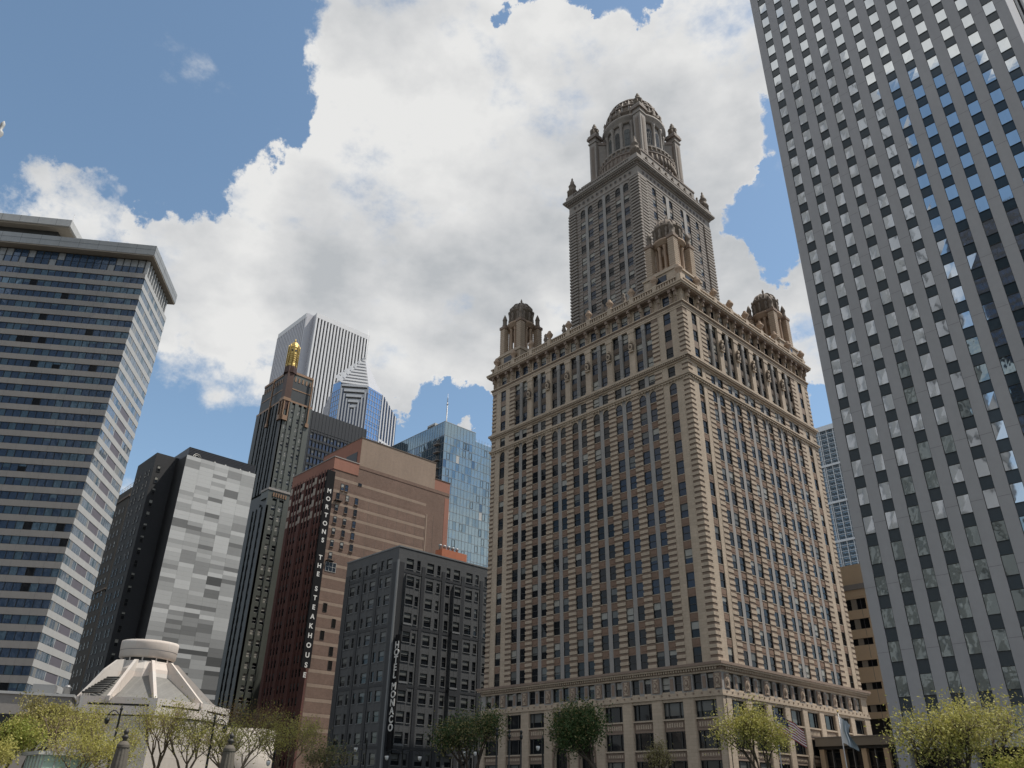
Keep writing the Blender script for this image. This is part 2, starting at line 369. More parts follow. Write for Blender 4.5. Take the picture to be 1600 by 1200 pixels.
# ------------------------------------------------------------ the terracotta skyscraper in the middle
XJ,YJ,WN,WW=-60.5,94.8,47.1,41.9
T=lambda i:20.46+3.435*i
def part_copies(name,mb,base,places,parent,rots=None):
    o=obj(name,mb,parent,loc=base)
    out=[o]
    for i,p in enumerate(places):
        if i==0: o.location=Vector(p)-absloc(parent); o.rotation_euler.z=rots[0] if rots else 0
        else: out.append(copy_part(o,p,parent,rots[i] if rots else 0))
    return out
def jewel():
    B=Building('domed_tower_block',(XJ-WN/2,YJ+WW/2,0),'tan terracotta skyscraper with a domed round turret on its tower, tallest building in the middle')
    wall=B['wall']; qn=B['quoins']; sp=B['spandrels']; ml=B['mullions']; co=None
    wall.box(XJ-WN+.6,XJ-.6,YJ+.6,YJ+WW-.6,0,79,'frame_dark')
    frames=[(Fr((XJ,YJ),(-1,0),(0,-1)),WN,6.55,7,0.0,True),(Fr((XJ,YJ),(0,1),(1,0)),WW,6.35,6,.6,False)]
    TL,TB,TD='terracotta_light','terracotta_brown','terracotta_dark'
    brackets=[];brot=[];meds=[];mrot=[];carts=[];crot=[];urns=[]
    for fr,W,s0,n,c0,isN in frames:
        e=s0+(n-1)*5.07+3.6
        def quoin(u0,u1,z0,z1,step=.859):
            a=c0-.12 if (u0<=0 and isN) else (c0 if u0<=0 else u0); a=a if not isN or u0>0 else -.0
            lo=(-.11 if isN else .6) if u0<=0 else u0-.04
            hi=u1+.04 if u1<W-.1 else W
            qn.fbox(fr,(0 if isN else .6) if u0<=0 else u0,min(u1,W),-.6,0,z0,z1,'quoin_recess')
            z=z0+.12
            while z+.5<z1+.05:
                qn.fbox(fr,lo,hi,-.5,.11 if isN else .075,z,z+.47,TL); z+=step
        def smooth(u0,u1,z0,z1,d=.04,m=TL): wall.fbox(fr,u0,u1,-.6,d,z0,z1,m)
        dbl=[s0+k*5.07 for k in range(n)]
        wins=[(2.5,3.93),(W-3.93,W-2.5)]
        for s in dbl: wins+=[(s,s+1.41),(s+2.2,s+3.6)]
        qp=[(0,1.15),(s0-1.45,s0),(e,e+1.45),(W-1.15,W)]+[(s+3.6,s+5.07) for s in dbl[:-1]]
        sm=[(1.15,2.5),(3.93,s0-1.45),(e+1.45,W-3.93),(W-2.5,W-1.15)]
        for z0,z1 in ((18.2,61.85),(62.4,64.8)):
            for a,b in qp: quoin(a,b,z0,z1)
            for a,b in sm: smooth(a,b,z0,z1)
            for s in dbl: ml.fbox(fr,s+1.41,s+2.2,-.6,-.08,z0,z1,'terracotta_grey')
        for (a,b) in wins:
            single=(a,b) in wins[:2]
            for i in range(12):
                t=T(i); glb='glass_sky_tint' if (isN and a<16 and 3<=i<=11) else 'glass_dark'  # upper right panes take the painted sky reflection
                B.window(fr,a,b,t-2.22,t,-.16,gl=glb,blindp=.38 if i<9 else .3,bl=rng.choice(['blind','blind_grey','blind_grey']))
                if i: 
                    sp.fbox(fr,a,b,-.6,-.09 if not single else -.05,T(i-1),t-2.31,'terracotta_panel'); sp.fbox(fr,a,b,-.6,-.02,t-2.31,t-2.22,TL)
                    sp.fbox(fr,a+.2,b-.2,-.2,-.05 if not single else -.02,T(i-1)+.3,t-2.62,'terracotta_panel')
            sp.fbox(fr,a,b,-.6,-.2,T(11),59.3,'terracotta_panel'); sp.fbox(fr,a,b,-.6,-.02,59.3,59.42,TL)
            B.window(fr,a,b,59.42,61.5,-.18,arch=True,blind=0,rail=True,gl='glass_sky_tint' if isN and a<16 else 'glass_dark')
            arch_fill(sp,fr,a,b,61.5-(b-a)/2,61.86,-.6,-.03,TL)
            B.window(fr,a,b,62.72,64.5,-.18,gl='glass_dark' if isN else 'glass_dark',blindp=.5,bl='blind')
            sp.fbox(fr,a,b,-.6,-.05,62.4,62.72,TL); sp.fbox(fr,a,b,-.6,-.04,64.5,64.8,TL)
        # three-storey order
        for a,b in [(0,1.15),(s0-1.45,s0),(e,e+1.45),(W-1.15,W)]: quoin(a,b,65.8,74.95)
        for a,b in sm: smooth(a,b,65.8,74.95)
        for s in dbl[:-1]:
            smooth(s+3.6,s+5.07,65.8,74.95,.02); wall.fbox(fr,s+3.75,s+4.92,.02,.12,66.3,74.3,TL)
            wall.fbox(fr,s+3.55,s+5.12,.02,.2,74.3,74.95,TL); wall.fbox(fr,s+3.6,s+5.07,.02,.2,65.8,66.3,TL)
            p=fr.p(s+4.335,.2,71.3); carts.append(p); crot.append(0 if isN else math.pi/2)
        for s in dbl:
            ml.fbox(fr,s+1.48,s+2.13,-.55,0,65.8,74.95,'terracotta_grey'); ml.fbox(fr,s+1.42,s+2.19,-.55,.06,73.9,74.95,'terracotta_grey')
            for q in range(3): ml.fbox(fr,s+1.56+q*.19,s+1.65+q*.19,0,.05,66.5,73.8,'terracotta_grey')
        for a,b in wins:
            single=(a,b) in wins[:2]
            for k,(z0,z1) in enumerate(((66.0,68.15),(69.45,71.6),(72.75,74.9))):
                B.window(fr,a,b,z0,z1,-.34 if not single else -.16,gl='glass_sky_tint' if isN and rng.random()<.6 else 'glass_dark',blindp=.35)
                if k:
                    zz=(66.0,68.15,69.45,71.6,72.75)[2*k-1]
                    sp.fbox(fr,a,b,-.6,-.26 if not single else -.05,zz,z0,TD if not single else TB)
                    if not single: sp.fbox(fr,a+.1,b-.1,-.38,-.2,zz+.25,z0-.2,TD)
            sp.fbox(fr,a,b,-.6,-.1,65.8,66.0,TL)
        # attic storey between brackets
        for a,b in wins:
            B.window(fr,a,b,76.35,78.3,-.25,gl='glass_dark' if not isN else 'glass_sky_tint',blindp=.4)
            sp.fbox(fr,a,b,-.6,-.1,76.1,76.35,TL); sp.fbox(fr,a,b,-.6,-.2,78.3,78.75,TB)
        segs=sorted(wins); ed=0 if isN else .6
        for a,b in segs+[(W,W)]:
            smooth(ed,a,76.1,78.75,-.12,TL if a-ed>1 else TB)
            c=(ed+a)/2 if a-ed<2.2 else None
            for cc in ([c] if c else ([.9,1.9] if ed<1 else [ed+.5,a-.5])):
                if W-cc>.1: brackets.append(fr.p(cc,0,76.2)); brot.append(0 if isN else math.pi/2)
            ed=b
        # base
        nb,p0,pp=(9,2.48,5.265) if isN else (8,3.45,5.0)
        bd=.3
        bl=[(p0+j*pp-1.72,p0+j*pp+1.72) for j in range(nb)]
        ed=-.3 if isN else .3
        for j,(a,b) in enumerate(bl+[(W+.3,W+.3)]):
            wall.fbox(fr,ed,a,-.6,bd,0,14.0,TL)
            wall.fbox(fr,ed+.12,a-.12,bd,bd+.05,.4,13.7,TL)
            wall.fbox(fr,ed,a,-.6,bd-.04,14.7,16.95,'terracotta_grey' if a-ed<2 else TL)
            if a-ed>.9 and a<W: meds.append(fr.p((ed+a)/2,bd+.0,15.85)); mrot.append(0 if isN else math.pi/2)
            ed=b
        for j,(a,b) in enumerate(bl):
            c=(a+b)/2
            for q,(w0,w1) in enumerate(((c-1.72,c-.45),(c+.4,c+1.72))):
                B.window(fr,w0,w1,14.95,16.9,-.1,blindp=.4)
            wall.fbox(fr,c-.45,c+.4,-.6,.16,14.7,16.95,'terracotta_grey'); wall.fbox(fr,c-.28,c+.23,.16,.22,15.1,16.6,TB)
            wall.fbox(fr,c-1.72,c-.45,-.6,.18,14.7,14.95,TL); wall.fbox(fr,c+.4,c+1.72,-.6,.18,14.7,14.95,TL)
            archb=isN and j in (4,5)
            rows=((11.5,13.62),) if archb else ((11.5,13.62),(7.75,9.95),(4.2,6.4))
            for z0,z1 in rows:
                B.window(fr,a,b,z0,z1,-.15,fw=.12,cols=1,rail=False,blindp=.25,bl='blind_grey',fm='frame_dark')
                for uu in (a+.8,b-.8): sp.fbox(fr,uu-.07,uu+.07,-.13,0,z0,z1,'frame_dark')
            sp.fbox(fr,a,b,-.6,.22,13.62,14.0,TL)
            if archb:
                sp.fbox(fr,a-.4,b+.4,-.6,.75,10.3,10.95,TB); sp.fbox(fr,a-.5,b+.5,-.6,.9,10.95,11.3,TL)
                sp.fbox(fr,a,b,-.6,.1,11.3,11.5,TL); sp.fbox(fr,a,b,-.6,.3,10.0,10.3,TB)
                zs=7.2
                pts=[]
                for k in range(7):           # pointed head
                    t=k/6; pts.append((a+.35+(c-a-.35)*(1-math.cos(t*math.pi/2))**.9 if 0 else a+.35+(c-a-.35)*t**1.6, zs+2.5*t**.75))
                for k in range(6):
                    (ua,za),(ub,zb)=pts[k],pts[k+1]
                    for sgn in (0,1):
                        P=[(ua,za),(ub,zb),(ub,10.0),(ua,10.0)]
                        if sgn: P=[(2*c-u,z) for u,z in P]
                        sp.fprism(fr,P,-.6,.2,TL)
                        Q=[(ua,za),(ub,zb),(ub-.12,zb+.28),(ua-.28,za+.06)]
                        if sgn: Q=[(2*c-u,z) for u,z in Q]
                        sp.fprism(fr,Q,.2,.5,TB)
                for sg in (0,1):
                    P=(a,a+.35) if not sg else (b-.35,b)
                    sp.fbox(fr,P[0],P[1],-.6,.2,0,10.0,TL); sp.fbox(fr,P[0]+(.07 if sg else .05),P[1]-.05,.2,.5,0,zs,TB)
                B.window(fr,a+.35,b-.35,.2,9.9,-.25,blind=0,rail=True,fw=.1,cols=4,gl='glass_dark')
                sp.fbox(fr,a+.35,b-.35,-.2,-.05,4.2,4.6,'frame_dark')
            else:
                for z0,z1 in ((9.95,11.5),(6.4,7.75)):
                    sp.fbox(fr,a,b,-.6,.05,z0,z1,TB); sp.fbox(fr,a+.25,b-.25,.05,.11,z0+.35,z1-.35,'terracotta_brown'); sp.fbox(fr,a-.02,b+.02,-.6,.32,z1-.2,z1+.003,TL)
                    for k in range(7): sp.fbox(fr,a+.4+k*.4,a+.62+k*.4,.11,.16,z0+.5,z1-.5,TL)
                sp.fbox(fr,a,b,-.6,.1,3.5,4.2,TB)
                B.window(fr,a,b,.5,3.5,-.3,blind=0,rail=False,fw=.12,cols=3); sp.fbox(fr,a,b,-.6,0,0,.5,TB)
    # belts and cornices: slabs over the whole footprint
    X0,X1,Y0,Y1=XJ-WN,XJ,YJ,YJ+WW
    def slab(z0,z1,p,m): B['base_belt' if z1<14.8 else 'base_cornice' if z1<18.3 else 'lower_belt' if z1<62.5 else 'upper_belt' if z1<66 else 'architrave' if z1<76.2 else 'top_cornice'].box(X0-p,X1+p,Y0-p,Y1+p,z0,z1,m)
    slab(14.0,14.25,.45,TL); slab(14.25,14.7,.36,TL)
    slab(16.95,17.2,.36,TL); slab(17.2,17.6,.45,TB); slab(17.6,17.85,.85,TL); slab(17.85,18.2,1.0,TB)
    slab(61.85,62.1,.22,TL); slab(62.1,62.4,.4,TL)
    slab(64.8,65.05,.2,TL); slab(65.05,65.4,.3,TB); slab(65.4,65.8,.55,TL)
    slab(74.95,75.3,.1,TL); slab(75.3,75.65,.16,TL); slab(75.65,75.9,.22,TB); slab(75.9,76.1,.4,TL)
    slab(78.75,79.0,.75,TB); slab(79.0,79.35,1.0,TL); slab(79.35,79.6,1.12,TL)
    def along(step,fn,p=0):
        fN,fW=frames[0][0],frames[1][0]
        u=.1-p
        while u<WN+p: fn(fN,u); u+=step
        u=.6
        while u<WW+p: fn(fW,u); u+=step
    along(.42,lambda f,u: B['base_cornice'].fbox(f,u,u+.22,.45,.68,17.28,17.6,TL))
    along(.36,lambda f,u: B['upper_belt'].fbox(f,u,u+.19,.3,.48,65.1,65.38,TL))
    along(1.32,lambda f,u: B['base_belt'].fbox(f,u,u+.18,.36,.46,14.38,14.58,'terracotta_brown'))
    along(.6,lambda f,u: B['lower_belt'].fbox(f,u,u+.3,.16,.3,61.7,61.84,TL))
    # parapet with pierced panels
    pb=B['balustrade']
    for f,W in ((frames[0][0],WN),(frames[1][0],WW)):
        o=.45 if f is frames[0][0] else -.1
        pb.fbox(f,-.45 if f is frames[0][0] else .3,W+.45,.1,.45,79.6,79.95,TL); pb.fbox(f,-.47 if f is frames[0][0] else .3,W+.47,.08,.5,80.85,81.1,TL)
        u=.2
        while u<W:
            pb.fbox(f,u,u+.28,.15,.4,79.95,80.85,TL); u+=.55
        pb.fbox(f,.4,W,.1,.2,79.95,80.85,TB)
        k=-.2; 
        while k<W+.5:
            pb.fbox(f,k-.45,k+.45,0,.55,79.6,81.3,TL); urns.append(f.p(k,.25,81.3)); k+=5.13 if f is frames[0][0] else 5.2
    un=MB(); un.lathe(0,0,[(.3,0),(.4,.15),(.26,.3),(.55,.75),(.68,1.0),(.72,1.2),(.45,1.38),(.5,1.55),(.28,1.8),(.3,1.95),(.05,2.15)],'turret_stone',10)
    part_copies('urn',un,(0,0,0),urns,B.e)
    br=MB(); br.fbox(WORLD,-.19,.19,-.22,.1,0,1.2,TL); br.fbox(WORLD,-.22,.22,-.5,.1,1.2,2.0,TL); br.fbox(WORLD,-.26,.26,-.75,.1,2.0,2.55,TB)
    br.fbox(WORLD,-.14,.14,-.3,-.22,.15,1.1,TB); br.fbox(WORLD,-.16,.16,-.58,-.5,1.3,1.9,TB)
    part_copies('bracket',br,(0,0,0),brackets,B.e,brot)
    md=MB(); md.fbox(WORLD,-.62,.62,-.07,0,-.95,.95,TB)
    for r,dd,m in ((.45,.14,TL),(.33,.2,TB),(.16,.28,TL)):
        n=12; k=[(r*math.cos(2*math.pi*i/n),r*1.4*math.sin(2*math.pi*i/n)) for i in range(n)]
        md.fprism(WORLD,k,-dd,0,m)
    for z in (-.75,.75): md.fbox(WORLD,-.3,.3,-.14,0,z-.1,z+.1,TL)
    part_copies('medallion',md,(0,0,0),meds,B.e,mrot)
    ct=MB()
    for r,dd,m in ((.55,.2,TD),(.42,.38,TL),(.2,.5,TD)):
        n=12; ct.fprism(WORLD,[(r*math.cos(2*math.pi*i/n),r*1.55*math.sin(2*math.pi*i/n)) for i in range(n)],-dd,0,m)
    ct.fbox(WORLD,-.25,.25,-.42,0,.8,1.25,TL); ct.fbox(WORLD,-.5,.5,-.3,0,-.95,-.7,TL)
    part_copies('cartouche',ct,(0,0,0),carts,B.e,crot)
    # set-back roof railing in front of the tower
    rl=B['roof_railing']
    for f,a,b in ((Fr((XJ,YJ+3.2),(-1,0),(0,-1)),9.5,37.5),(Fr((XJ-3.2,YJ),(0,1),(1,0)),9.5,32)):
        rl.fbox(f,a,b,-.3,0,80,82.3,TB); rl.fbox(f,a,b,-.4,.1,83.25,83.5,TL)
        u=a
        while u<b-.2: rl.fbox(f,u,u+.25,-.25,-.05,82.3,83.25,TL); u+=.5
        u=a
        while u<=b:
            rl.fbox(f,u-.4,u+.4,-.45,.15,80,83.8,TL); q=f.p(u,-.15,0); rl.lathe(q.x,q.y,[(.3,83.8),(.45,84.1),(.25,84.3),(.5,84.8),(.35,85.3),(.3,85.6),(.36,85.9),(.1,86.3)],'dome_stone',8); u+=5.13
    # roof
    B['roof'].box(X0+.5,X1-.5,Y0+.5,Y1-.5,79.6,79.9,'roof_grey')
    # corner turrets
    def turret(cx,cy):
        H=2.5; t=MB()
        t.box(cx-3.6,cx+3.6,cy-3.6,cy+3.6,79.9,83.4,TL); t.box(cx-3.8,cx+3.8,cy-3.8,cy+3.8,83.4,83.8,TL)
        for q in range(3): t.box(cx-3.5+q*.2,cx+3.5-q*.2,cy-3.5+q*.2,cy+3.5-q*.2,83.8+q*.3,84.1+q*.3,TL)
        for k in range(8):                     # arched screen inside the columns
            a=k*math.pi/4+.39; 
            f=Fr((cx+1.75*math.cos(a),cy+1.75*math.sin(a)),(-math.sin(a),math.cos(a)),(math.cos(a),math.sin(a)))
        o=obj('corner_turret',t,B.e,loc=(cx,cy,79.9))
        c=MB(); c.lathe(cx,cy,[(2.0,88.4),(2.0,90.6)],'turret_stone',16); c.lathe(cx,cy,[(2.75,90.5),(2.75,91.2),(3.1,91.35),(3.1,91.7),(2.5,91.9)],'turret_stone',24)
        c.lathe(cx,cy,[(2.45,91.7),(2.45,94.6),(2.8,94.75),(2.8,95.0),(2.5,95.1)],'dome_stone',24)
        for k in range(12):
            a=k*math.pi/6; x,y=cx+2.5*math.cos(a),cy+2.5*math.sin(a)
            c.lathe(x,y,[(.3,91.9),(.36,92.7),(.22,93.2),(.32,94.0),(.1,94.5)],'dome_stone',6)
            x,y=cx+2.7*math.cos(a+.26),cy+2.7*math.sin(a+.26); c.lathe(x,y,[(.16,95.0),(.2,95.3),(.03,95.7)],'dome_stone',5)
        obj('drum',c,o)
        dm=MB(); dm.lathe(cx,cy,[(2.45,95.0)]+[(2.4*math.cos(t_),95.1+2.3*math.sin(t_)) for t_ in [i*math.pi/16 for i in range(1,8)]]+[(.3,97.35)],'dome_stone',24)
        for k in range(12):
            a=k*math.pi/6
            for i in range(6):
                t0,t1=i*math.pi/14,(i+1)*math.pi/14
                dm.tube((cx+2.48*math.cos(t0)*math.cos(a),cy+2.48*math.cos(t0)*math.sin(a),95.1+2.38*math.sin(t0)),(cx+2.48*math.cos(t1)*math.cos(a),cy+2.48*math.cos(t1)*math.sin(a),95.1+2.38*math.sin(t1)),.13,.13,'terracotta_dark',4)
        obj('dome',dm,o)
        fn=MB(); fn.lathe(cx,cy,[(.3,97.3),(.35,97.6),(.15,97.9),(.25,98.3),(.05,99.0)],'dome_stone',8); obj('finial',fn,o)
        col=MB(); col.lathe(cx,cy,[(.36,84.6),(.3,85.0),(.27,89.8),(.38,90.1),(.4,90.5)],'turret_stone',10)
        first=None
        for k in range(12):
            a=k*math.pi/6+math.pi/12
            if k%3==1: pass
            p=(cx+2.3*math.cos(a),cy+2.3*math.sin(a),84.6)
            if first is None:
                first=obj('column',col,o,loc=(cx,cy,84.6)); first.location=Vector(p)-absloc(o)
            else:
                c2=first.copy(); sc.collection.objects.link(c2); c2.parent=o; c2.location=Vector(p)-absloc(o)
        first=None
        for sx in (-1,1):
            for sy in (-1,1):
                px_,py_=cx+sx*H,cy+sy*H
                if first is None:
                    pr=MB(); a,b=px_,py_
                    pr.box(a-.62,a+.62,b-.62,b+.62,84,90.9,'turret_stone'); pr.box(a-.8,a+.8,b-.8,b+.8,90.9,91.5,TB)
                    for q in range(14): pr.box(a-.66,a+.66,b-.66,b+.66,84.4+q*.46,84.66+q*.46,TL)
                    pr.lathe(a,b,[(.5,91.5),(.55,92.1),(.45,92.3),(.45,93.2),(.55,93.35),(.3,94.2),(.05,94.8)],'dome_stone',8)
                    first=obj('pier',pr,o,loc=(a,b,84)); 
                else:
                    c2=first.copy(); sc.collection.objects.link(c2); c2.parent=o; c2.location=Vector((px_,py_,84))-absloc(o)
        for f in (Fr((cx,cy-3.6),(-1,0),(0,-1)),Fr((cx+3.6,cy),(0,1),(1,0))):
            g=MB(); g.fbox(f,-1.3,1.3,0,.03,81.3,83.0,'frame_dark'); g.fbox(f,-1.2,1.2,.03,.05,81.4,82.9,'glass_sky_tint'); obj('window',g,o)
    turret(XJ-4.0,YJ+3.9); turret(XJ-WN+4.0,YJ+3.9); turret(XJ-4.0,YJ+WW-3.9)
    # ---------------- upper tower
    XT,YT,TW,TDp=-73.4,103.3,19.4,26.5
    TS,TBn='tower_stone','tower_brown'
    tw=B['upper_tower']
    tw.box(XT-TW+.6,XT-.6,YT+.6,YT+TDp-.6,79.9,121.5,'frame_dark')
    fN=Fr((XT,YT),(-1,0),(0,-1)); fW=Fr((XT,YT),(0,1),(1,0))
    specs=[(fN,TW,[(2.62,4.01),(4.80,6.22),(7.6,9.0),(9.77,11.19),(12.6,14.05),(14.8,16.24)],[(4.01,4.8),(9.0,9.77),(14.05,14.8)]),
           (fW,TDp,[(4.74,6.04),(8.3,9.6),(10.7,11.95),(14.75,16.0),(17.1,18.4),(20.6,21.9)],[(9.6,10.7),(16.0,17.1)])]
    for f,W,wins,mul in specs:
        isN=f is fN
        def tq(u0,u1,lo,hi,pr,corner=False):
            tw.fbox(f,lo,hi,-.6,-.05,79.9,118.6,TBn)
            z=80.1
            while z<118.3: tw.fbox(f,lo-.03,hi+.03,-.5,pr,z,z+.45,TS); z+=.82
        edges=sorted([(a,b) for a,b in wins])
        prev=0 if isN else .6
        for a,b in edges+[(W,W)]:
            if (prev,a) in mul: tw.fbox(f,prev,a,-.6,.05,79.9,118.6,'terracotta_grey')
            elif prev<1 or a>=W: 
                cw=2.0 if isN else 2.6
                lo,hi=((-.25 if isN else .6),cw) if prev<1 else (W-cw,W+ (.2 if isN else 0))
                tq(0,0,lo,hi,.3)
                s0,s1=(hi,a) if prev<1 else (prev,lo)
                tq(0,0,s0+.02,s1-.02,.02)
            else: tq(0,0,prev,a,.1)
            prev=b
        for a,b in wins:
            arch_fill(tw,f,a,b,118.0-(b-a)/2,118.62,-.6,.02,TS)
            B.window(f,a,b,115.75,118.0,-.16,arch=True,blind=0)
            for i in range(1,12):
                t=118-3.27*i
                if t-2<80.2: break
                B.window(f,a,b,t-2.05,t,-.14,blindp=.55 if isN else .8,bl=rng.choice(['blind','blind_grey']),gl=rng.choice(['glass_dark','glass_sky_tint']))
                top=t+3.27-2.05-(.2 if i==1 else 0)
                tw.fbox(f,a,b,-.6,-.08,t,t+1.22 if i>1 else t+1.02,TBn); tw.fbox(f,a,b,-.6,.0,t+1.1 if i>1 else t+.9,t+1.22 if i>1 else t+1.02,TS)
    ax0,ax1,ay0,ay1=XT-TW,XT,YT,YT+TDp
    def ts(z0,z1,p,m): tw.box(ax0-p,ax1+p,ay0-p,ay1+p,z0,z1,m)
    ts(118.6,118.85,.15,TS); ts(118.85,120.9,.08,TS); ts(120.9,121.2,.3,TS); ts(121.2,121.7,.45,TBn); ts(121.7,122.0,.95,TS); ts(122.0,122.4,1.15,TS)
    ts(122.4,122.6,.5,TBn); 
    for f,W in ((fN,TW),(fW,TDp)):
        u=.2
        while u<W: tw.fbox(f,u,u+.24,.45,.72,121.25,121.65,TS); u+=.5
        k=0; u=1.9
        while u<W-1.2:
            tw.fprism(f,[(u+.42*math.cos(2*math.pi*i/10),119.9+.5*math.sin(2*math.pi*i/10)) for i in range(10)],.05,.16,TBn)
            tw.fprism(f,[(u+.25*math.cos(2*math.pi*i/10),119.9+.3*math.sin(2*math.pi*i/10)) for i in range(10)],.16,.2,'frame_dark'); u+=1.32
        u=-.3
        tw.fbox(f,-.5 if f is fN else .5,W+.5,.2,.5,122.6,123.0,TS); tw.fbox(f,-.52 if f is fN else .5,W+.5,.18,.54,123.7,123.95,TS)
        while u<W+.2: tw.fbox(f,u,u+.25,.25,.45,123.0,123.7,TS); u+=.5
    pn=MB(); pn.box(-1.1,1.1,-1.1,1.1,0,1.2,TS); pn.lathe(0,0,[(1.0,1.2),(.95,3.0),(1.15,3.2),(.85,3.6),(.8,4.6),(.95,4.8),(.5,5.6),(.45,6.2),(.2,6.6),(.25,7.0),(.04,7.5)],'dome_stone',8)
    for k in range(4):
        a=k*math.pi/2+math.pi/4; pn.lathe(1.0*math.cos(a),1.0*math.sin(a),[(.2,1.2),(.2,2.9),(.3,3.1),(.08,3.7)],'dome_stone',6)
    part_copies('pinnacle',pn,(0,0,0),[(ax1-.5,ay0+.5,122.6),(ax0+.5,ay0+.5,122.6),(ax1-.5,ay1-.5,122.6),(ax0+.5,ay1-.5,122.6)],B.e)
    cx,cy=(ax0+ax1)/2,(ay0+ay1)/2
    up=B['drum_base']
    up.box(cx-9.0,cx+9.0,cy-11.2,cy+11.2,122.6,125.2,TS); up.box(cx-9.1,cx+9.1,cy-11.3,cy+11.3,125.2,125.6,TBn)
    up.box(cx-8.7,cx+8.7,cy-10,cy+10,125.6,128.2,TS); up.box(cx-8.85,cx+8.85,cy-10.1,cy+10.1,128.2,128.6,TBn)
    up.lathe(cx,cy,[(9.0,128.6),(9.0,131.6),(9.3,131.8),(9.3,132.1)],TBn,40,smooth=False)
    up.lathe(cx,cy,[(8.3,132.1),(8.3,133.9),(8.7,134.1),(8.7,134.5)],TS,40,smooth=False)
    for k in range(48):
        a=k*math.pi/24; up.lathe(cx+9.0*math.cos(a),cy+9.0*math.sin(a),[(.26,132.1),(.34,132.6),(.2,133.1),(.28,133.5),(.05,133.9)],'dome_stone',5)
        up.lathe(cx+9.1*math.cos(a),cy+9.1*math.sin(a),[(.3,129),(.4,130),(.2,131.5)],'dome_stone',5)
    for i in range(10):
        for f,W,hy in ((Fr((cx,cy-11.3),(-1,0),(0,-1)),9,0),(Fr((cx+9.1,cy),(0,1),(1,0)),11.3,0)):
            u=-W+.6+i*(2*W-1.2)/9; q=f.p(u,-.2,0); up.lathe(q.x,q.y,[(.28,125.6),(.36,126.1),(.2,126.6),(.3,127.0),(.05,127.4)],'dome_stone',5)
    dr=B['drum']
    dr.lathe(cx,cy,[(6.5,134.5),(6.5,144.5)],TS,48); dr.lathe(cx,cy,[(6.9,134.5),(6.9,134.1),(6.6,134.3)],TS,48)
    dr.lathe(cx,cy,[(6.9,143.7),(7.1,144.1),(7.2,144.5),(7.7,144.9),(7.75,145.4),(7.0,145.6)],TS,48)
    dr.lathe(cx,cy,[(6.7,145.6),(6.7,147.1),(7.0,147.3),(7.0,147.6)],'dome_stone',48)
    for k in range(16):
        a=math.pi*2*(k+.5)/16; x,y=cx+6.75*math.cos(a),cy+6.75*math.sin(a)
        dr.lathe(x,y,[(.5,134.1),(.55,134.5),(.42,134.8),(.36,142.7),(.55,143.3),(.6,143.8)],TS,8)
        dr.lathe(cx+7.2*math.cos(a),cy+7.2*math.sin(a),[(.35,145.4),(.5,146.2),(.3,146.7),(.42,147.5),(.08,148.5)],'dome_stone',6)
        a=math.pi*2*k/16; f=Fr((cx+6.62*math.cos(a),cy+6.62*math.sin(a)),(-math.sin(a),math.cos(a)),(math.cos(a),math.sin(a)))
        n=8; w=.68; zs=141.2
        dr.fprism(f,[(-w-.18,134.8),(w+.18,134.8)]+[((w+.18)*math.cos(math.pi*i/n),zs+(w+.18)*math.sin(math.pi*i/n)) for i in range(n+1)],-.2,.06,TS)
        dr.fprism(f,[(-w,135),(w,135)]+[(w*math.cos(math.pi*i/n),zs+w*math.sin(math.pi*i/n)) for i in range(n+1)],-.2,.1,'frame_dark')
        dr.fprism(f,[(-w+.1,135.1),(w-.1,135.1)]+[((w-.1)*math.cos(math.pi*i/n),zs+(w-.1)*math.sin(math.pi*i/n)) for i in range(n+1)],-.2,.12,'blind_grey' if k%3 else 'glass_dark')
        for uu in (-.22,.22): dr.fbox(f,uu-.03,uu+.03,.12,.16,135.1,141.6,'frame_dark')
        for zz in (136.9,138.7,140.5): dr.fbox(f,-w+.1,w-.1,.12,.155,zz-.03,zz+.03,'frame_dark')
    dm=B['dome']; Rd,Hd=6.5,7.7
    dm.lathe(cx,cy,[(Rd,147.5)]+[(Rd*math.cos(t_),147.7+Hd*math.sin(t_)) for t_ in [i*math.pi/24 for i in range(1,11)]]+[(1.2,155.1)],'dome_stone',48)
    for k in range(24):
        a=k*math.pi/12
        for i in range(10):
            t0,t1=i*math.pi/22,(i+1)*math.pi/22
            g=lambda t_: (cx+(Rd+.1)*math.cos(t_)*math.cos(a),cy+(Rd+.1)*math.cos(t_)*math.sin(a),147.75+(Hd+.25)*math.sin(t_))
            dm.tube(g(t0),g(t1),.22,.2,TS,4)
    for i,t_ in enumerate((.25,.62,.95,1.2)):
        r=(Rd+.25)*math.cos(t_); z=147.75+(Hd+.3)*math.sin(t_)
        dm.lathe(cx,cy,[(r-.2,z-.15),(r+.15,z-.15),(r+.12,z+.15),(r-.2,z+.2)],TBn,48,cap=False)
    for k in range(24):
        a=(k+.5)*math.pi/12; t_=.45; dm.lathe(cx+(Rd+.2)*math.cos(t_)*math.cos(a),cy+(Rd+.2)*math.cos(t_)*math.sin(a),[(.26,150.5),(.3,151.1),(.06,151.6)],'dome_stone',5)
    dm.lathe(cx,cy,[(1.4,154.8),(1.5,155.5),(.9,155.7),(.7,156.1),(.1,156.4)],'dome_stone',12)
    tp=MB(); h=1.0
    tp.box(-h,h,-h,h,0,18.6,TS); tp.box(-h-.12,h+.12,-h-.12,h+.12,1,2.4,TS); tp.box(-h-.2,h+.2,-h-.2,h+.2,17.2,17.6,TS); tp.box(-h-.42,h+.42,-h-.42,h+.42,18.6,19.3,TBn); tp.box(-h-.25,h+.25,-h-.25,h+.25,19.3,19.9,TS)
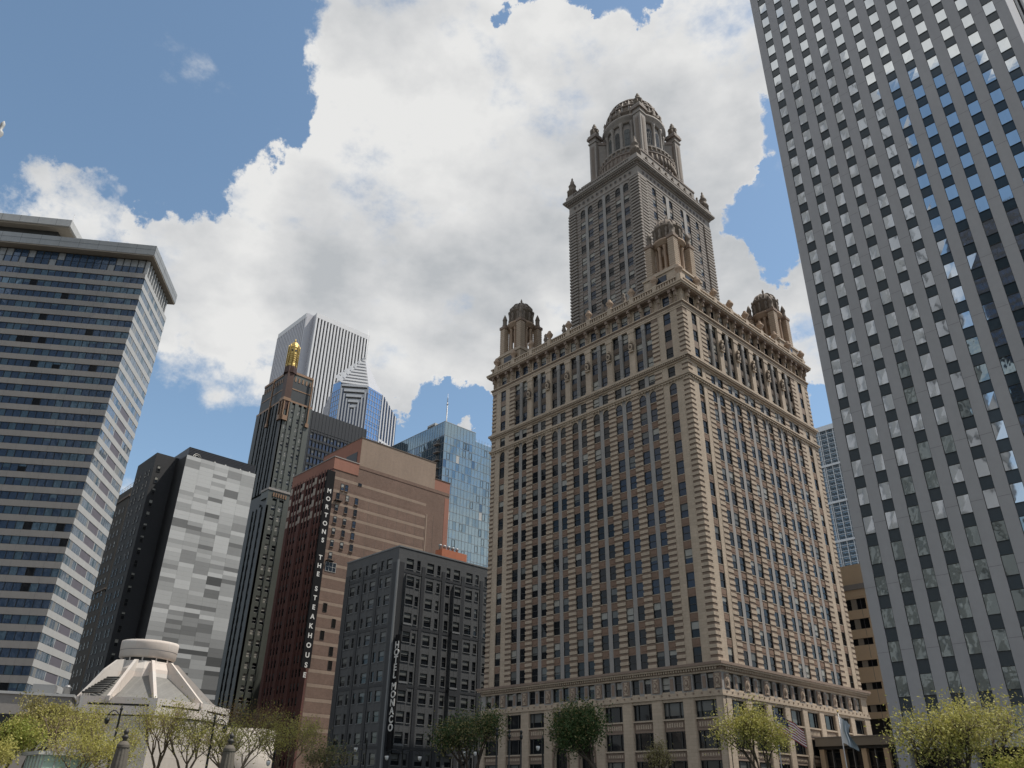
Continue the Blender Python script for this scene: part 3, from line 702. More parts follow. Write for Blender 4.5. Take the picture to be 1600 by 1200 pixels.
    for f in (Fr((0,-h),(1,0),(0,-1)),Fr((h,0),(0,1),(1,0)),Fr((-h,0),(0,1),(-1,0)),Fr((0,h),(1,0),(0,1))): tp.fbox(f,-.5,.5,0,.06,5,16,TBn); tp.fbox(f,-.3,.3,.06,.12,5.6,15.4,'dome_stone')
    tp.lathe(0,0,[(1.0,19.9),(.95,21.8),(1.15,22.0),(.7,22.5),(.55,23.0),(.6,23.3),(.3,23.8),(.3,24.1),(.05,24.4)],'dome_stone',10)
    for k in range(6): a=k*math.pi/3; tp.lathe(math.cos(a),math.sin(a),[(.16,19.9),(.16,21.6)],'dome_stone',5)
    r7=6.75
    for k in range(4):
        a=math.pi/4+k*math.pi/2; f=Fr((cx+6.0*math.cos(a),cy+6.0*math.sin(a)),(-math.sin(a),math.cos(a)),(math.cos(a),math.sin(a)))
        bt=MB(); bt.fbox(f,-.8,.8,-.5,2.9,130,142.0,TS); bt.fbox(f,-1.0,1.0,-.5,3.0,142.0,142.8,TBn); obj('buttress',bt,B.e)
    part_copies('drum_pier',tp,(0,0,0),[(cx+r7,cy-r7,125.6),(cx-r7,cy-r7,125.6),(cx+r7,cy+r7,125.6),(cx-r7,cy+r7,125.6)],B.e)
    B.done()
jewel()
# ------------------------------------------------------------ marble slab tower on the right
def marble_tower():
    Y=95.0; X1=-5.1; X0=-39.45; H=158
    B=Building('marble_office_tower',((X0+X1)/2,Y+20,0),'grey marble office tower with straight window strips filling the right side')
    fr=Fr((X0,Y),(1,0),(0,-1)); W=X1-X0
    wall=B['piers']; sp=B['spandrel_strips']; ft=B['front_wall']
    wall.box(X0+.3,X1-.3,Y+.35,Y+17,7,H,'marble')
    starts=[1.33+2.76*i for i in range(12)]; prev=0
    for a in starts+[W]:
        wall.fbox(fr,prev,a,-.35,.0,8.45,H,'marble'); prev=a+1.36
    wall.fbox(fr,0,W,-.35,.0,7.0,8.45,'marble'); wall.box(X0,X0+.3,Y+.35,Y+17,7,H,'marble'); wall.box(X1-.3,X1,Y+.35,Y+17,7,H,'marble')
    # joints
    prev=0
    for k,a in enumerate(starts+[W]):
        z=8.45+1.2+(k%2)*.1
        i=0
        while z<H-1:
            wall.fbox(fr,prev+.01,a-.01,0,.004,z,z+.035,'marble_joint'); z+=7.436/ (1 if True else 2)
        prev=a+1.36
    for k,a in enumerate(starts):
        sp.fbox(fr,a,a+1.36,-.35,-.13,8.45,H,'spandrel_green')
        for i in range(41):
            z1=10.79+3.718*i; z0=z1-2.25
            if z1>H-3: break
            q=rng.random(); low=z1<62 or (z1<110 and k<4)
            gl='mirror_dim' if z1<30 or (z1<55 and q<.4) else 'mirror_glass'  # low floors get the mirror with darker reflections painted in
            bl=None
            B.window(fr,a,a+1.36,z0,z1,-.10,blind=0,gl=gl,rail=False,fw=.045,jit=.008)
    # arcade at the foot
    n=5
    for i in range(6):
        c=.65+i*(W-1.3)/5
        wall.fbox(fr,c-.65,c+.65,-1.2,-.0,0,7.0,'marble')
    B['lobby_glass'].box(X0+1,X1-1,Y+4,Y+4.2,0,7.0,'glass_dark')
    B['lobby_glass'].box(X0+.5,X1-.5,Y+4.2,Y+17,0,7,'frame_dark')
    lt=B['lobby_light']
    B.parts.pop('lobby_light')
    B.parts.pop('front_wall')
    B.done(100)
marble_tower()
def finned_tower():
    B=Building('white_finned_tower',(-7,117,0),'pale ribbed tower just showing past the top right edge of the marble tower')
    XL=-10.3; fr=Fr((XL,113),(1,0),(0,-1)); W=6.0
    B['wall'].box(XL,XL+W-.2,113.5,121,0,140,'grey_granite')
    f=B['fins']
    u=0
    while u<W-.2: f.fbox(fr,u,u+.3,-.6,.2,0,140,'white_granite'); u+=.66
    f.fbox(fr,0,W,-.6,.3,140,143,'white_granite')
    f2=Fr((XL+W,113),(0,1),(1,0)); u=.6
    while u<7.5: f.fbox(f2,u,u+.3,-.6,.2,0,140,'white_granite'); u+=.66
    B['windows_band'].box(XL+.1,XL+W-.1,113.25,113.45,2,139,'glass_dark')
    B.done()
finned_tower()
# ------------------------------------------------------------ banded hotel on the left
def banded_hotel():
    K=1.66; C=(-97.45*K,22.45*K)
    B=Building('banded_hotel_tower',(C[0]-25,C[1]-15,0),'tall hotel tower striped with pale bands and blue ribbon windows, at the left edge')
    rdir=Vector((-.8165,.5774)); fdir=Vector((-.5774,-.8165))
    fF=Fr(C,fdir,(.8165,-.5774)); fR=Fr(C,rdir,(.5774,.8165))
    WF,WR=70,18.6
    Z=lambda z:1.6+(z-1.6)*K
    step=1.7165*K; top=Z(63.62)
    base=Z(11.2)-step*2
    inn=B['core']
    def fullbox(p,q,z0,z1,m,mb):       # footprint slab grown by p, from the corner; q extra inset
        pts=[fF.p(-p,0,0)+fF.n*p*0,]
        a=fF.o-Vector((fdir.x,fdir.y,0))*p-Vector((rdir.x,rdir.y,0))*p
        b=a+Vector((fdir.x,fdir.y,0))*(WF+2*p); c=b+Vector((rdir.x,rdir.y,0))*(WR+p+(q if q else p)); d=a+Vector((rdir.x,rdir.y,0))*(WR+p+(q if q else p))
        mb.prism([(v.x,v.y) for v in (a,b,c,d)],z0,z1,m)
    fullbox(-.35,0,0,top,'frame_dark',inn)
    nf=30; sb=B['spandrel_bands']; rb=B['ribbon_windows']; g=B['mullions']
    for i in range(nf+6):
        zt=top-step*i; zb=zt-step*.43
        if zb<2: break
        fullbox(.0,0,zb,zt,'concrete_band',sb)
        zc=zt-step
        # ribbons below this band
        B_d=-.22
        zz0,zz1=zb-step*.57,zb
        u=.0
        while u<WF:
            wv=1.45; 
            gl='hotel_glass' if (rng.random()<.72) else 'hotel_glass_b'
            if rng.random()<.06: gl='glass_dark'
            B.window(fF,u+.02,min(u+wv,WF),zz0,zz1,B_d,blind=0 if rng.random()<.86 else rng.choice([.5,1,.3]),bl='hotel_glass_b',gl=gl,rail=False,fw=0,jit=.01)
            g.fbox(fF,u-.035,u+.035,B_d,-.1,zz0,zz1,'frame_dark'); u+=wv
        g.fbox(fF,0,WF,B_d,-.1,zz0,zz0+.07,'frame_dark')
        u=.1
        while u<WR-.1:
            part=(u/WR)
            k='dusk_panel' if (.36<part<.68 and i>9) else None
            w_=min(1.16,WR-u)
            if k: g.fbox(fR,u,u+w_,-.3,-.06,zz0,zz1,'dusk_panel')
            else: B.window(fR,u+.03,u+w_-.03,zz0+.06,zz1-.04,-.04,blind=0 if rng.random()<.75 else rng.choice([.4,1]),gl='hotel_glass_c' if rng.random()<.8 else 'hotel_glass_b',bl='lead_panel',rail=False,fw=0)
            if not k and i>9: g.fbox(fR,u-.025,u+.025,-.06,-.03,zz0,zz1,'band_light')
            u+=1.16
        if i>9:
            for uu in (.36*WR,.68*WR): g.fbox(fR,uu-.12,uu+.12,B_d,-.02,zz0,zz1,'band_light')
        sb.fbox(fR,.02,WR,-.2,.02,zb+.003,zt-.003,'band_light')  # whiter overlay: brightness of the sunlit side put into the band colour
    for f,W_ in ((fF,WF),(fR,WR)):
        z=top
        for i in range(nf+5):
            zt=top-step*i; u=3
            while u<W_ and zt-step>2: sb.fbox(f,u-.015,u+.015,0,.004,zt-step*.43,zt,'marble_joint'); u+=5.8
    # recessed glazed top storey, then the deep roof fascia
    mt=Z(66.0); mz=B['top_storey']
    fullbox(-.9,0,top,mt+.3,'frame_dark',mz)
    for f,W_ in ((fF,WF),(fR,WR)):
        u=1.0
        while u<W_-1:
            zm=top+(mt-top)*.52
            for z0,z1 in ((top+.1,zm),(zm+.1,mt)):
                mz.fbox(f,u+.06,u+1.5,-1,-.8,z0,z1,('lead_panel' if rng.random()<.35 else 'hotel_glass') if f is fF else 'band_light')
            mz.fbox(f,u-.06,u+.06,-1,-.66,top,mt,'frame_dark')
            if f is fR: mz.fbox(f,u-.12,u+.3,-.9,-.1,top,mt,'band_light')
            u+=1.56
    rf=B['roof_fascia']; fullbox(.95,.35,mt+.3,mt+.6,'soffit',rf); fullbox(1.05,.4,mt+.6,mt+3.2,'lead_panel',rf)
    for f,W_ in ((fF,WF),(fR,WR)):
        u=-1
        while u<W_+.3: rf.fbox(f,u-.02,u+.02,1.05,1.06,mt+.6,mt+3.2,'frame_dark'); u+=4.1
        rf.fbox(f,-1,W_+.3,1.05,1.065,mt+2.0,mt+2.04,'frame_dark')
    ph=B['penthouse']
    a0=18.5
    o=fF.p(a0,0,0)
    def pb(u0,u1,d0,d1,z0,z1,m): ph.fbox(fF,u0,u1,d0,d1,z0,z1,m)
    pb(a0+4,WF,-14,-2.5,mt+3.2,mt+8.0,'frame_dark'); pb(a0+1.2,WF,-15,-.8,mt+7.0,mt+7.4,'soffit'); pb(a0+.8,WF,-15.4,-.4,mt+7.4,mt+9.2,'band_light')
    u=a0+4
    while u<WF: pb(u-.02,u+.02,-.4,-.39,mt+7.4,mt+9.2,'frame_dark'); u+=3.9
    an=MB(); q=fF.p(19.5,-1,0); an.tube((q.x,q.y,mt+9),(q.x,q.y,mt+11.4),.06,.03,'metal_grey',5); obj('antenna',an,B.e)
    an=MB(); q=fF.p(10.5,-1,0); an.tube((q.x,q.y,mt+3),(q.x,q.y,mt+5.6),.06,.03,'metal_grey',5); obj('antenna',an,B.e)
    B.done(100)
banded_hotel()
def low_annex():
    o=at(112.7,1089.3,137); X,Y=o.x,o.y; H=o.z
    B=Building('stone_annex',(X-6,Y+4,0),'low stone wing with a bare dark front between the banded hotel and the white church')
    d=Vector((-.45,-.9)); d.normalize(); e=Vector((.9,-.45))*1
    f=Fr((X,Y),(-.35,-.94),(.94,-.35)); f2=Fr((X,Y),(-.94,.35),(.35,.94))
    m=B['wall']; m.fbox(f,0,22,-14,0,0,H,'concrete_band'); m.fbox(f,-.3,22.2,-14.2,.25,H,H+.35,'band_light')
    for i in range(5):
        B.window(f,2+i*3.8,4.6+i*3.8,H-5,H-2.6,.02,blind=0,fw=.1)
    m.fbox(f,3,6,-8,-5,H+.35,H+2,'metal_grey'); m.lathe(*f.p(1.2,-3,0).xy,[(.5,H+.3),(.5,H+1.4),(.7,H+1.5),(.2,H+1.9)],'metal_grey',10)
    B.done()
low_annex()
# ------------------------------------------------------------ tile-clad tower group
def tile_tower():
    k=2.0; X,Y=-189.3,64.6
    B=Building('grey_tile_tower',(X-12,Y+10,0),'dark tower whose bright side is a patchwork of grey and white tiles')
    Z=lambda z:1.6+(z-1.6)*k
    top=Z(39.25); st=Z(40.42); W=18.7
    B['wall'].box(X-26,X-.12,Y,Y+W,0,top-.1,'black_brick')
    fr=Fr((X,Y),(0,1),(1,0)); t=B['tile_cladding']
    r=random.Random(5); cols=5; cw=W/cols; rh=1.02; n=int(top/rh)
    for c in range(cols):
        i=0; off=[0,.5,1.05,1.6,2.1][c]*0
        while i<n:
            run=r.choice([1,1,1,1,1,2]); hfrac=i*rh/top
            dark=hfrac*.65+ (c/cols)*.30
            v=r.gauss(.6+(dark**1.15)*6.2,.6+dark*1.1); q=max(0,min(5,int(v)))
            if r.random()<.15: q=max(0,q-2)
            elif r.random()<.10: q=min(5,q+2)
            for j in range(run):
                if i+j>=n: break
                z1=top-(i+j)*rh
                t.fbox(fr,c*cw+.01,(c+1)*cw-.01,-.12,0,max(z1-rh+.012,0),z1,'tile_%d'%q)
            i+=run
    s=B['roof_screen']
    s.box(X-25.6,X-.35,Y+.3,Y+W-.3,top-.1,st,'screen_navy')
    for i in range(6): s.fbox(Fr((X-.35,Y+.3),(0,1),(1,0)),0,W-.6,0,.06,top+.2+i*.4,top+.34+i*.4,'frame_dark')
    # white open sign mark and short bars, as sign hardware, on the screen
    mk=MB(); f3=Fr((X-.28,Y),(0,1),(1,0))
    for i in range(9):
        a0,a1=math.pi*(.05+i*.1),math.pi*(.05+(i+1)*.1)
        for rr in (1.0,.6):
            mk.tube(f3.p(2.6-rr*math.cos(a0),.05,top+rr*math.sin(a0)),f3.p(2.6-rr*math.cos(a1),.05,top+rr*math.sin(a1)),.07,.07,'sign_white',4)
    obj('roof_mark',mk,B.e)
    for u in (7.2,10.1,14.2,16.8):
        mk=MB(); mk.fbox(f3,u,u+.35,.02,.1,top,top+.3,'sign_white'); obj('sign_stub',mk,B.e)
    # set-back dark block
    X2,Y2=-196.2,59.5; t2=1.6+37.27*2.05
    d=B['dark_block']; d.box(X2-13,X2,Y2,Y2+6.5,0,t2,'black_brick')
    f4=Fr((X2,Y2),(0,1),(1,0)); z=1.6+(37.32-1.6)*2.05
    while z>4:
        B.window(f4,.85,1.75,z-1.75,z,.03,blind=rng.choice([0,.3,.5]),bl='blind',fw=.1); z-=3.034
    f5=Fr((X2,Y2),(-1,0),(0,-1)); z=1.6+(37.0-1.6)*2.05
    while z>4:
        for u in (2.2,4.6,8.2,10.6): B.window(f5,u,u+1.0,z-1.9,z,.03,blind=rng.choice([0,0,.4]),bl='blind_grey',fw=.1)
        z-=3.034
    
    B.done()
tile_tower()
def brown_block():
    B=Building('soot_brown_block',(-240,68,0),'narrow sooty brown block squeezed behind the banded hotel')
    w=B['wall']; w.box(-252,-231,65.5,80,0,79.4,'soot_brick'); w.box(-252.3,-230.7,65.2,80.3,76.5,77.2,'terracotta_dark'); w.box(-252.3,-230.7,65.2,80.3,50,50.5,'terracotta_dark')
    w.box(-250,-236,70,78,79.4,82,'soot_brick')
    r=B['roof_rail']
    for i in range(9): r.tube((-231.3-i*2.2,65.8,79.4),(-231.3-i*2.2,65.8,81.0),.06,.06,'metal_grey',4)
    r.tube((-231,65.8,81),(-250,65.8,81),.06,.06,'metal_grey',4); r.tube((-231,65.8,80.3),(-250,65.8,80.3),.05,.05,'metal_grey',4)
    f=Fr((-231,65.5),(0,1),(1,0)); f2=Fr((-231,65.5),(-1,0),(0,-1))
    z=74
    while z>3:
        for u in (1.5,4.2): B.window(f,u,u+1.1,z-1.8,z,.03)
        for u in (2,5,8,11): B.window(f2,u,u+1.1,z-1.8,z,.03)
        z-=3.4
    B.done(40)
brown_block()
# ------------------------------------------------------------ tall dark tower with the golden cap
def gold_tower():
    X,Y=-240.5,111.3
    B=Building('gold_capped_tower',(X-11,Y+8,0),'slim dark green-black tower with a golden cap and copper trim')
    G,K='granite_lit','granite_shade'
    m=B['shaft']; fin=B['piers']
    m.box(X-20.6,X-.5,Y+.5,Y+11,0,137,K)
    m.box(X-23,X-3,Y+2.5,Y+13,0,128.5,K)
    def face(f,W,z0,z1,piers,wins,mp,rows=3.36,blp=.5,blk='frame_light'):
        for a,b in piers: fin.fbox(f,a,b,-.6,.25,z0,z1,mp)
        z=z1-2.2
        while z-2>z0:
            for a,b in wins:
                B.window(f,a,b,z-1.9,z,-.3,bl='blind',blindp=.75,fm='frame_light' if mp==G else 'frame_dark',blind=rng.choice([.45,.6,.9,1]) if rng.random()<blp else 0)
                fin.fbox(f,a,b,-.55,-.05,z,z+rows-1.9,mp)
            z-=rows
    fW=Fr((X,Y),(0,1),(1,0)); fN=Fr((X,Y),(-1,0),(0,-1))
    face(fW,11,93,127.5,[(0,1.3),(2.5,3.3),(4.5,5.9),(7.1,7.9),(9.1,11.1)],[(1.3,2.5),(3.3,4.5),(5.9,7.1),(7.9,9.1)],G,blp=.85)
    face(fN,20.6,93,127.5,[(-.25,1.6),(2.8,3.6),(4.8,6.4),(7.6,8.4),(9.6,11.4),(12.6,13.4),(14.6,16.4),(17.6,20.6)],[(1.6,2.8),(3.6,4.8),(6.4,7.6),(8.4,9.6),(11.4,12.6),(13.4,14.6),(16.4,17.6)],K,blp=.35)
    # crown storeys
    cr=B['crown']
    cr.box(X-20.8,X+.25,Y-.25,Y+11.3,127.5,128.2,'copper_trim')
    cr.box(X-19.6,X-.9,Y+.9,Y+10.4,128.2,140.2,K); 
    for f,W,mm in ((Fr((X-.9,Y+.9),(0,1),(1,0)),9.5,G),(Fr((X-.9,Y+.9),(-1,0),(0,-1)),18.6,K)):
        cr.fbox(f,.0 if mm==K else .3,W,0,.3,128.2,129.6,mm)
        cr.fbox(f,.0 if mm==K else .3,W,0,.35,133.4,139.4,mm)
        cr.fbox(f,.0 if mm==K else .3,W,.0,.5,133.0,133.4,'copper_trim'); cr.fbox(f,0 if mm==K else .3,W,0,.55,139.4,140.3,'copper_trim')
        u=.6
        while u<W-1:
            cr.fbox(f,u,u+.7,0,.3,129.6,133.0,mm); cr.fbox(f,u+.15,u+.75,.35,.5,136.4,138.2,'copper_trim'); B.window(f,u+.72,u+1.45,130,132.6,.02,blind=0,fw=.05,rail=False); u+=1.5
    cr.box(X-16,X-3.4,Y+3.4,Y+9,140.2,141.4,K)
    ct=B['copper_corner']
    ct.box(X-2.2,X+.35,Y-.35,Y+2.2,124,141.6,'bronze'); ct.box(X-2.4,X+.6,Y-.6,Y+2.4,127.4,128.6,'copper_trim')
    for f in (fN,fW):
        for u in (-.2,1.6): ct.fbox(f,u,u+.4,.0,.75,119.6,127,'copper_trim')
        ct.fbox(f,0,1.7,.2,.9,119.6,121.4,'copper_trim')
        ct.fbox(f,9.3,10.6,.2,.8,119.6,121,'copper_trim'); ct.fbox(f,9.7,10.1,.2,.7,119.6,139.4,'copper_trim')
    g=B['gold_cap']
    cx,cy=(at(457.3,560,267).x,at(457.3,560,267).y); z0=141.5; z1=152.9
    cr.lathe(cx,cy,[(2.5,139),(2.4,141.2),(2.1,142.0)],'bronze',8,smooth=False)
    g.lathe(cx,cy,[(2.1,z0),(2.05,143),(1.9,143.3),(1.85,149.8),(2.05,150.1),(1.8,150.5),(1.6,151.7),(1.0,152.5),(.3,152.9)],'gold_leaf',8,a0=math.pi/8,smooth=False)
    for kq in range(8):
        a=kq*math.pi/4+math.pi/8; x,y=cx+2.0*math.cos(a),cy+2.0*math.sin(a)
        g.lathe(x,y,[(.26,z0),(.24,150.2),(.3,150.4),(.08,151.3)],'gold_leaf',6)
        a=kq*math.pi/4; f=Fr((cx+1.72*math.cos(a),cy+1.72*math.sin(a)),(-math.sin(a),math.cos(a)),(math.cos(a),math.sin(a)))
        g.fprism(f,[(.36*math.cos(2*math.pi*i/8),148.6+.45*math.sin(2*math.pi*i/8)) for i in range(8)],.0,.14,'frame_dark')
        for q in range(5): g.fbox(f,-.42,.42,-.1,.2,143.4+q*.9,143.8+q*.9,'gold_leaf')
    g.lathe(cx,cy,[(.3,152.8),(.25,153.8),(.03,154.4)],'gold_leaf',6)
    # wider podium in front
    p=B['podium']; Z=lambda z:1.6+(z-1.6)*2.63
    px,py=at(420.7,762.7,263).xy; pz=Z(36.4)
    p.box(px-21,px-.5,py+.5,py+20,0,pz-1,K)
    f1=Fr((px,py),(0,1),(1,0)); f2=Fr((px,py),(-1,0),(0,-1))
    fin.box(px-5.2,px+.1,py-.1,py+8.9,pz-3.2,pz,G); fin.box(px-5.3,px+.35,py-.35,py+9.0,pz-.5,pz+.25,'concrete_band')
    for i in range(6): fin.fbox(f1,1.6+i*.9,2.1+i*.9,.1,.35,pz-2.6,pz-1.2,'copper_trim')
    fin.fbox(f2,5.2,21,-.6,.0,pz-6.5,pz-4.6,K)
    face(f1,9,2,pz-3.2,[(-.1,1.7),(3.4,4.2),(5.9,9.0),(12,14)],[(1.7,3.4),(4.2,5.9),(9.0,10.5)],G,blp=.8)
    face(f2,20,2,pz-6,[(-.25,1.8),(3.2,5.4),(6.8,8.0),(9.4,12),(13.4,15),(16.4,20)],[(1.8,3.2),(5.4,6.8),(8,9.4),(12,13.4),(15,16.4)],K,blp=.35)
    B.done()
gold_tower()
# ------------------------------------------------------------ far towers
def ribbed_white():
    X,Y=-510.9,252.8; H=356
    B=Building('white_ribbed_skyscraper',(X-25,Y+25,0),'very tall white skyscraper with vertical ribs behind the golden cap')
    B['wall'].box(X-54,X-.8,Y+.8,Y+50,0,H-1,'office_black'); B['wall'].box(X-52,X-6.5,Y-6,Y+1,0,H-1,'grey_granite')
    f=B['ribs']; fr=Fr((X,Y),(0,1),(1,0)); W=50.5; n=17; p=W/n
    for i in range(n+1): f.fbox(fr,i*p-.75,i*p+.75,-1,.3,0,H-4,'white_granite')
    f.fbox(fr,-.9,W+.9,-1,.35,H-4.5,H,'white_granite')
    f2=Fr((X-6.1,Y-6.1),(-1,0),(0,-1)); p=2.96
    for i in range(17): f.fbox(f2,i*p,i*p+1.7,-.3,.6,0,H-4,'grey_granite')
    f.fbox(f2,0,48,-1,.65,H-4.5,H,'white_granite')
    c=B['corner_notch']; c.box(X-7.5,X-6.0,Y-6.2,Y+1,0,H,'grey_granite'); c.box(X-6.5,X-.6,Y-.3,Y+.9,0,H,'grey_granite'); c.box(X-53,X-1,Y+1,Y+50,H-1,H,'white_granite')
    B.done()
ribbed_white()
def peaked_tower():
    D=490; Z=lambda z:1.6+(z-1.6)*D/100
    Zf=lambda z,f_:1.6+(z-1.6)*(D+22-f_)/100
    c0=at(576,700,D); b=math.radians(-59.3); cen=Vector((math.sin(b)*(D+22),math.cos(b)*(D+22)))
    fw=Vector((-math.sin(b),-math.cos(b))); rt=Vector((math.cos(b),-math.sin(b)))    # towards us / to the right
    B=Building('chevron_peak_tower',(cen.x,cen.y,0),'blue glass and grey tower with a pointed striped chevron roof')
    P=lambda l,f_:(cen.x+rt.x*l+fw.x*f_,cen.y+rt.y*l+fw.y*f_)
    def lat(bear,f_): return math.tan(math.radians(bear+59.3))*(D+22-f_)
    L0,L1,R1,R2,R3=lat(-62.04,0),lat(-61.03,20),lat(-58.81,22),lat(-57.65,12),lat(-56.36,-4)
    L05=lat(-61.6,12)
    pts=[P(R3,-4),P(R2,12),P(R1,22),P(L1,20),P(L05,12),P(L0,0),P(-4,-26),P(20,-24)]
    zs=Z(47.5)
    w=B['shaft']; w.prism([P(R3,-4),P(R2,12),P(R1,22),P(L1,20),P(L05,12),P(L0,0),P(-4,-26),P(20,-24)],0,zs,'pru_glass')
    def wall(a,b,z0a,z1a,z1b,m,th=1.2):     # sloping-topped wall sheet between two plan points
        a=Vector(a);b=Vector(b); d=(b-a).normalized(); n=Vector((-d.y,d.x)); 
        if n.dot(fw)<0: n=-n
        q=Fr(a,d,n); Lg=(b-a).length
        w.fprism(q,[(0,z0a),(Lg,z0a),(Lg,z1b),(0,z1a)],-th,0,m); return q,Lg
    za=1.6+55.7*(D+22-14)/100; zmid=Z(52.9); zL=Z(53.0)+.5*2
    # left glass, centre, right glass, right finned wing, left finned wing
    q1,l1=wall(P(L05,12),P(L1,20),zs-.5,Zf(52.6,12),Z(53.4),'pru_glass')
    q2,l2=wall(P(L1,20),P(R1,22),zs-.5,Z(53.0),Z(52.9),'pru_grey')
    q3,l3=wall(P(R1,22),P(R2,12),zs-.5,Z(52.9),Zf(51.8,12),'pru_glass')
    q4,l4=wall(P(R2,12),P(R3,-4),zs-.5,Zf(51.8,12),Zf(48.3,-4),'pru_grey')
    q5,l5=wall(P(L0,0),P(L05,12),zs-.5,Zf(48.9,0),Zf(51.6,12),'pru_grey')
    # pyramid roof
    ap=(*P(lat(-59.35,14),14),za)
    ring=[(P(R2,12),Zf(51.8,12)),(P(R1,22),zmid),(P(L1,20),zL),(P(L05,12),Zf(52.6,12)),(P(-4,-26),Z(50)),(P(20,-24),Z(48))]
    rf=B['peaked_roof']
    for i in range(len(ring)):
        (a,z1),(b_,z2)=ring[i],ring[(i+1)%len(ring)]
        rf.face([(a[0],a[1],z1),(b_[0],b_[1],z2),ap],'pru_grey')
    # roof stripes on the front triangle
    A=Vector((*P(L1,20),zL)); Bq=Vector((*P(R1,22),zmid)); Ap=Vector(ap); nn=Vector((fw.x,fw.y,.5)).normalized()
    for i in range(9):
        t0=i/9; t1=t0+.06
        p=[A.lerp(Ap,t0),Bq.lerp(Ap,t0),Bq.lerp(Ap,t1),A.lerp(Ap,t1)]
        rf.face([v+nn*.5 for v in p],'white_granite'); rf.face([v+nn*.25 for v in (A.lerp(Ap,t1),Bq.lerp(Ap,t1),Bq.lerp(Ap,t1+.02),A.lerp(Ap,t1+.02))],'frame_dark')
    for X_,Yp in ((A,P(L05,12)),):
        q=Vector((*Yp,Zf(53.6,13))); 
        for i in range(7):
            t0=i/7; rf.face([A.lerp(Ap,t0)+nn*.6,A.lerp(Ap,t0+.12)+nn*.6,q.lerp(Ap,t0+.12)+nn*2,q.lerp(Ap,t0)+nn*2],'white_granite')
    q=Vector((*P(R2,12),Zf(54.1,13)))
    # chevrons stepping down in the centre face
    ch=B['chevrons']
    for i in range(5):
        ins=1+i*l2/11; z=zL-1.0-i*4.0
        ch.fbox(q2,ins,l2-ins*.9,0,.8+i*.0,z-1.7,z,'white_granite'); ch.fbox(q2,ins,l2-ins*.9,.0,.3,z-2.7,z-1.7,'frame_dark')
    k=0;u=.8
    while u<l2-.6:
        dz=min(u,l2-u)/(l2/2); zt=zL-3-dz*18
        ch.fbox(q2,u,u+.9,0,.8,0,zt,'white_granite'); ch.fbox(q2,u+.9,u+2.0,0,.3,0,zt,'office_glass'); u+=2.05
    def grid(q,l,z1,st=1.9):
        u=0
        while u<=l: ch.fbox(q,u-.12,u+.12,0,.25,0,z1,'grey_granite'); u+=st*1.35
        z=z1
        while z>120: ch.fbox(q,0,l,0,.22,z-.12,z+.12,'grey_granite'); z-=3.9
    grid(q3,l3,Zf(51.6,12)); grid(q1,l1,Z(52.2))
    u=0; i=0
    while u<l4:
        zt=Zf(51.8,12)-(Zf(51.8,12)-Zf(48.3,-4))*u/l4
        ch.fbox(q4,u,u+1.1,0,.7,0,zt,'white_granite'); 
        ch.fbox(q4,u+1.1,min(u+3.4,l4),0,.25,Z(46),zt-.5,'office_glass')
        z=Z(46)
        while z>100: ch.fbox(q4,u+1.1,min(u+3.4,l4),0,.5,z-1.7,z,'white_granite'); ch.fbox(q4,u+1.1,min(u+3.4,l4),0,.2,z-3.9,z-1.7,'office_glass'); z-=3.9
        u+=3.5
    u=0
    while u<l5:
        ch.fbox(q5,u,u+1.0,0,.7,0,Zf(48.9,0)+(Zf(51.6,12)-Zf(48.9,0))*u/l5,'grey_granite'); u+=2.6
    sp_=MB(); sp_.tube(ap,(ap[0],ap[1],za+24),.5,.12,'white_granite',6); B.parts['spire']=sp_
    B.done()
peaked_tower()
def black_office():
    X,Y=-258.2,132.1; H=136.5
    B=Building('black_office_slab',(X-12,Y+12,0),'flat-topped black office slab with a louvred top between the golden-capped tower and brown brick building')
    B['wall'].box(X-24,X-.3,Y+.3,Y+26,0,H-.5,'office_black')
    f=Fr((X,Y),(0,1),(1,0)); f2=Fr((X,Y),(-1,0),(0,-1)); g=B['mullions']; lv=B['louvres']
    for fr,W in ((f,25.6),(f2,24)):
        lv.fbox(fr,0 if fr is f2 else .3,W,-.3,.12,128.6,H,'office_black')
        u=0 if fr is f2 else .4
        while u<=W: g.fbox(fr,u-.09,u+.09,-.2,.2,40,H+.1,'office_black'); u+=1.55
        z=128.4
        while z>60:
            g.fbox(fr,0 if fr is f2 else .3,W,-.3,.1,z-.9,z,'office_black')
            u=.1
            while u<W-1.6:
                B.window(fr,u+.12,u+1.43,z-3.4,z-.9,-.15,gl='office_glass',bl='blind_grey',blindp=.3,fw=0,rail=False); u+=1.55
            z-=3.4
    B.done()
black_office()
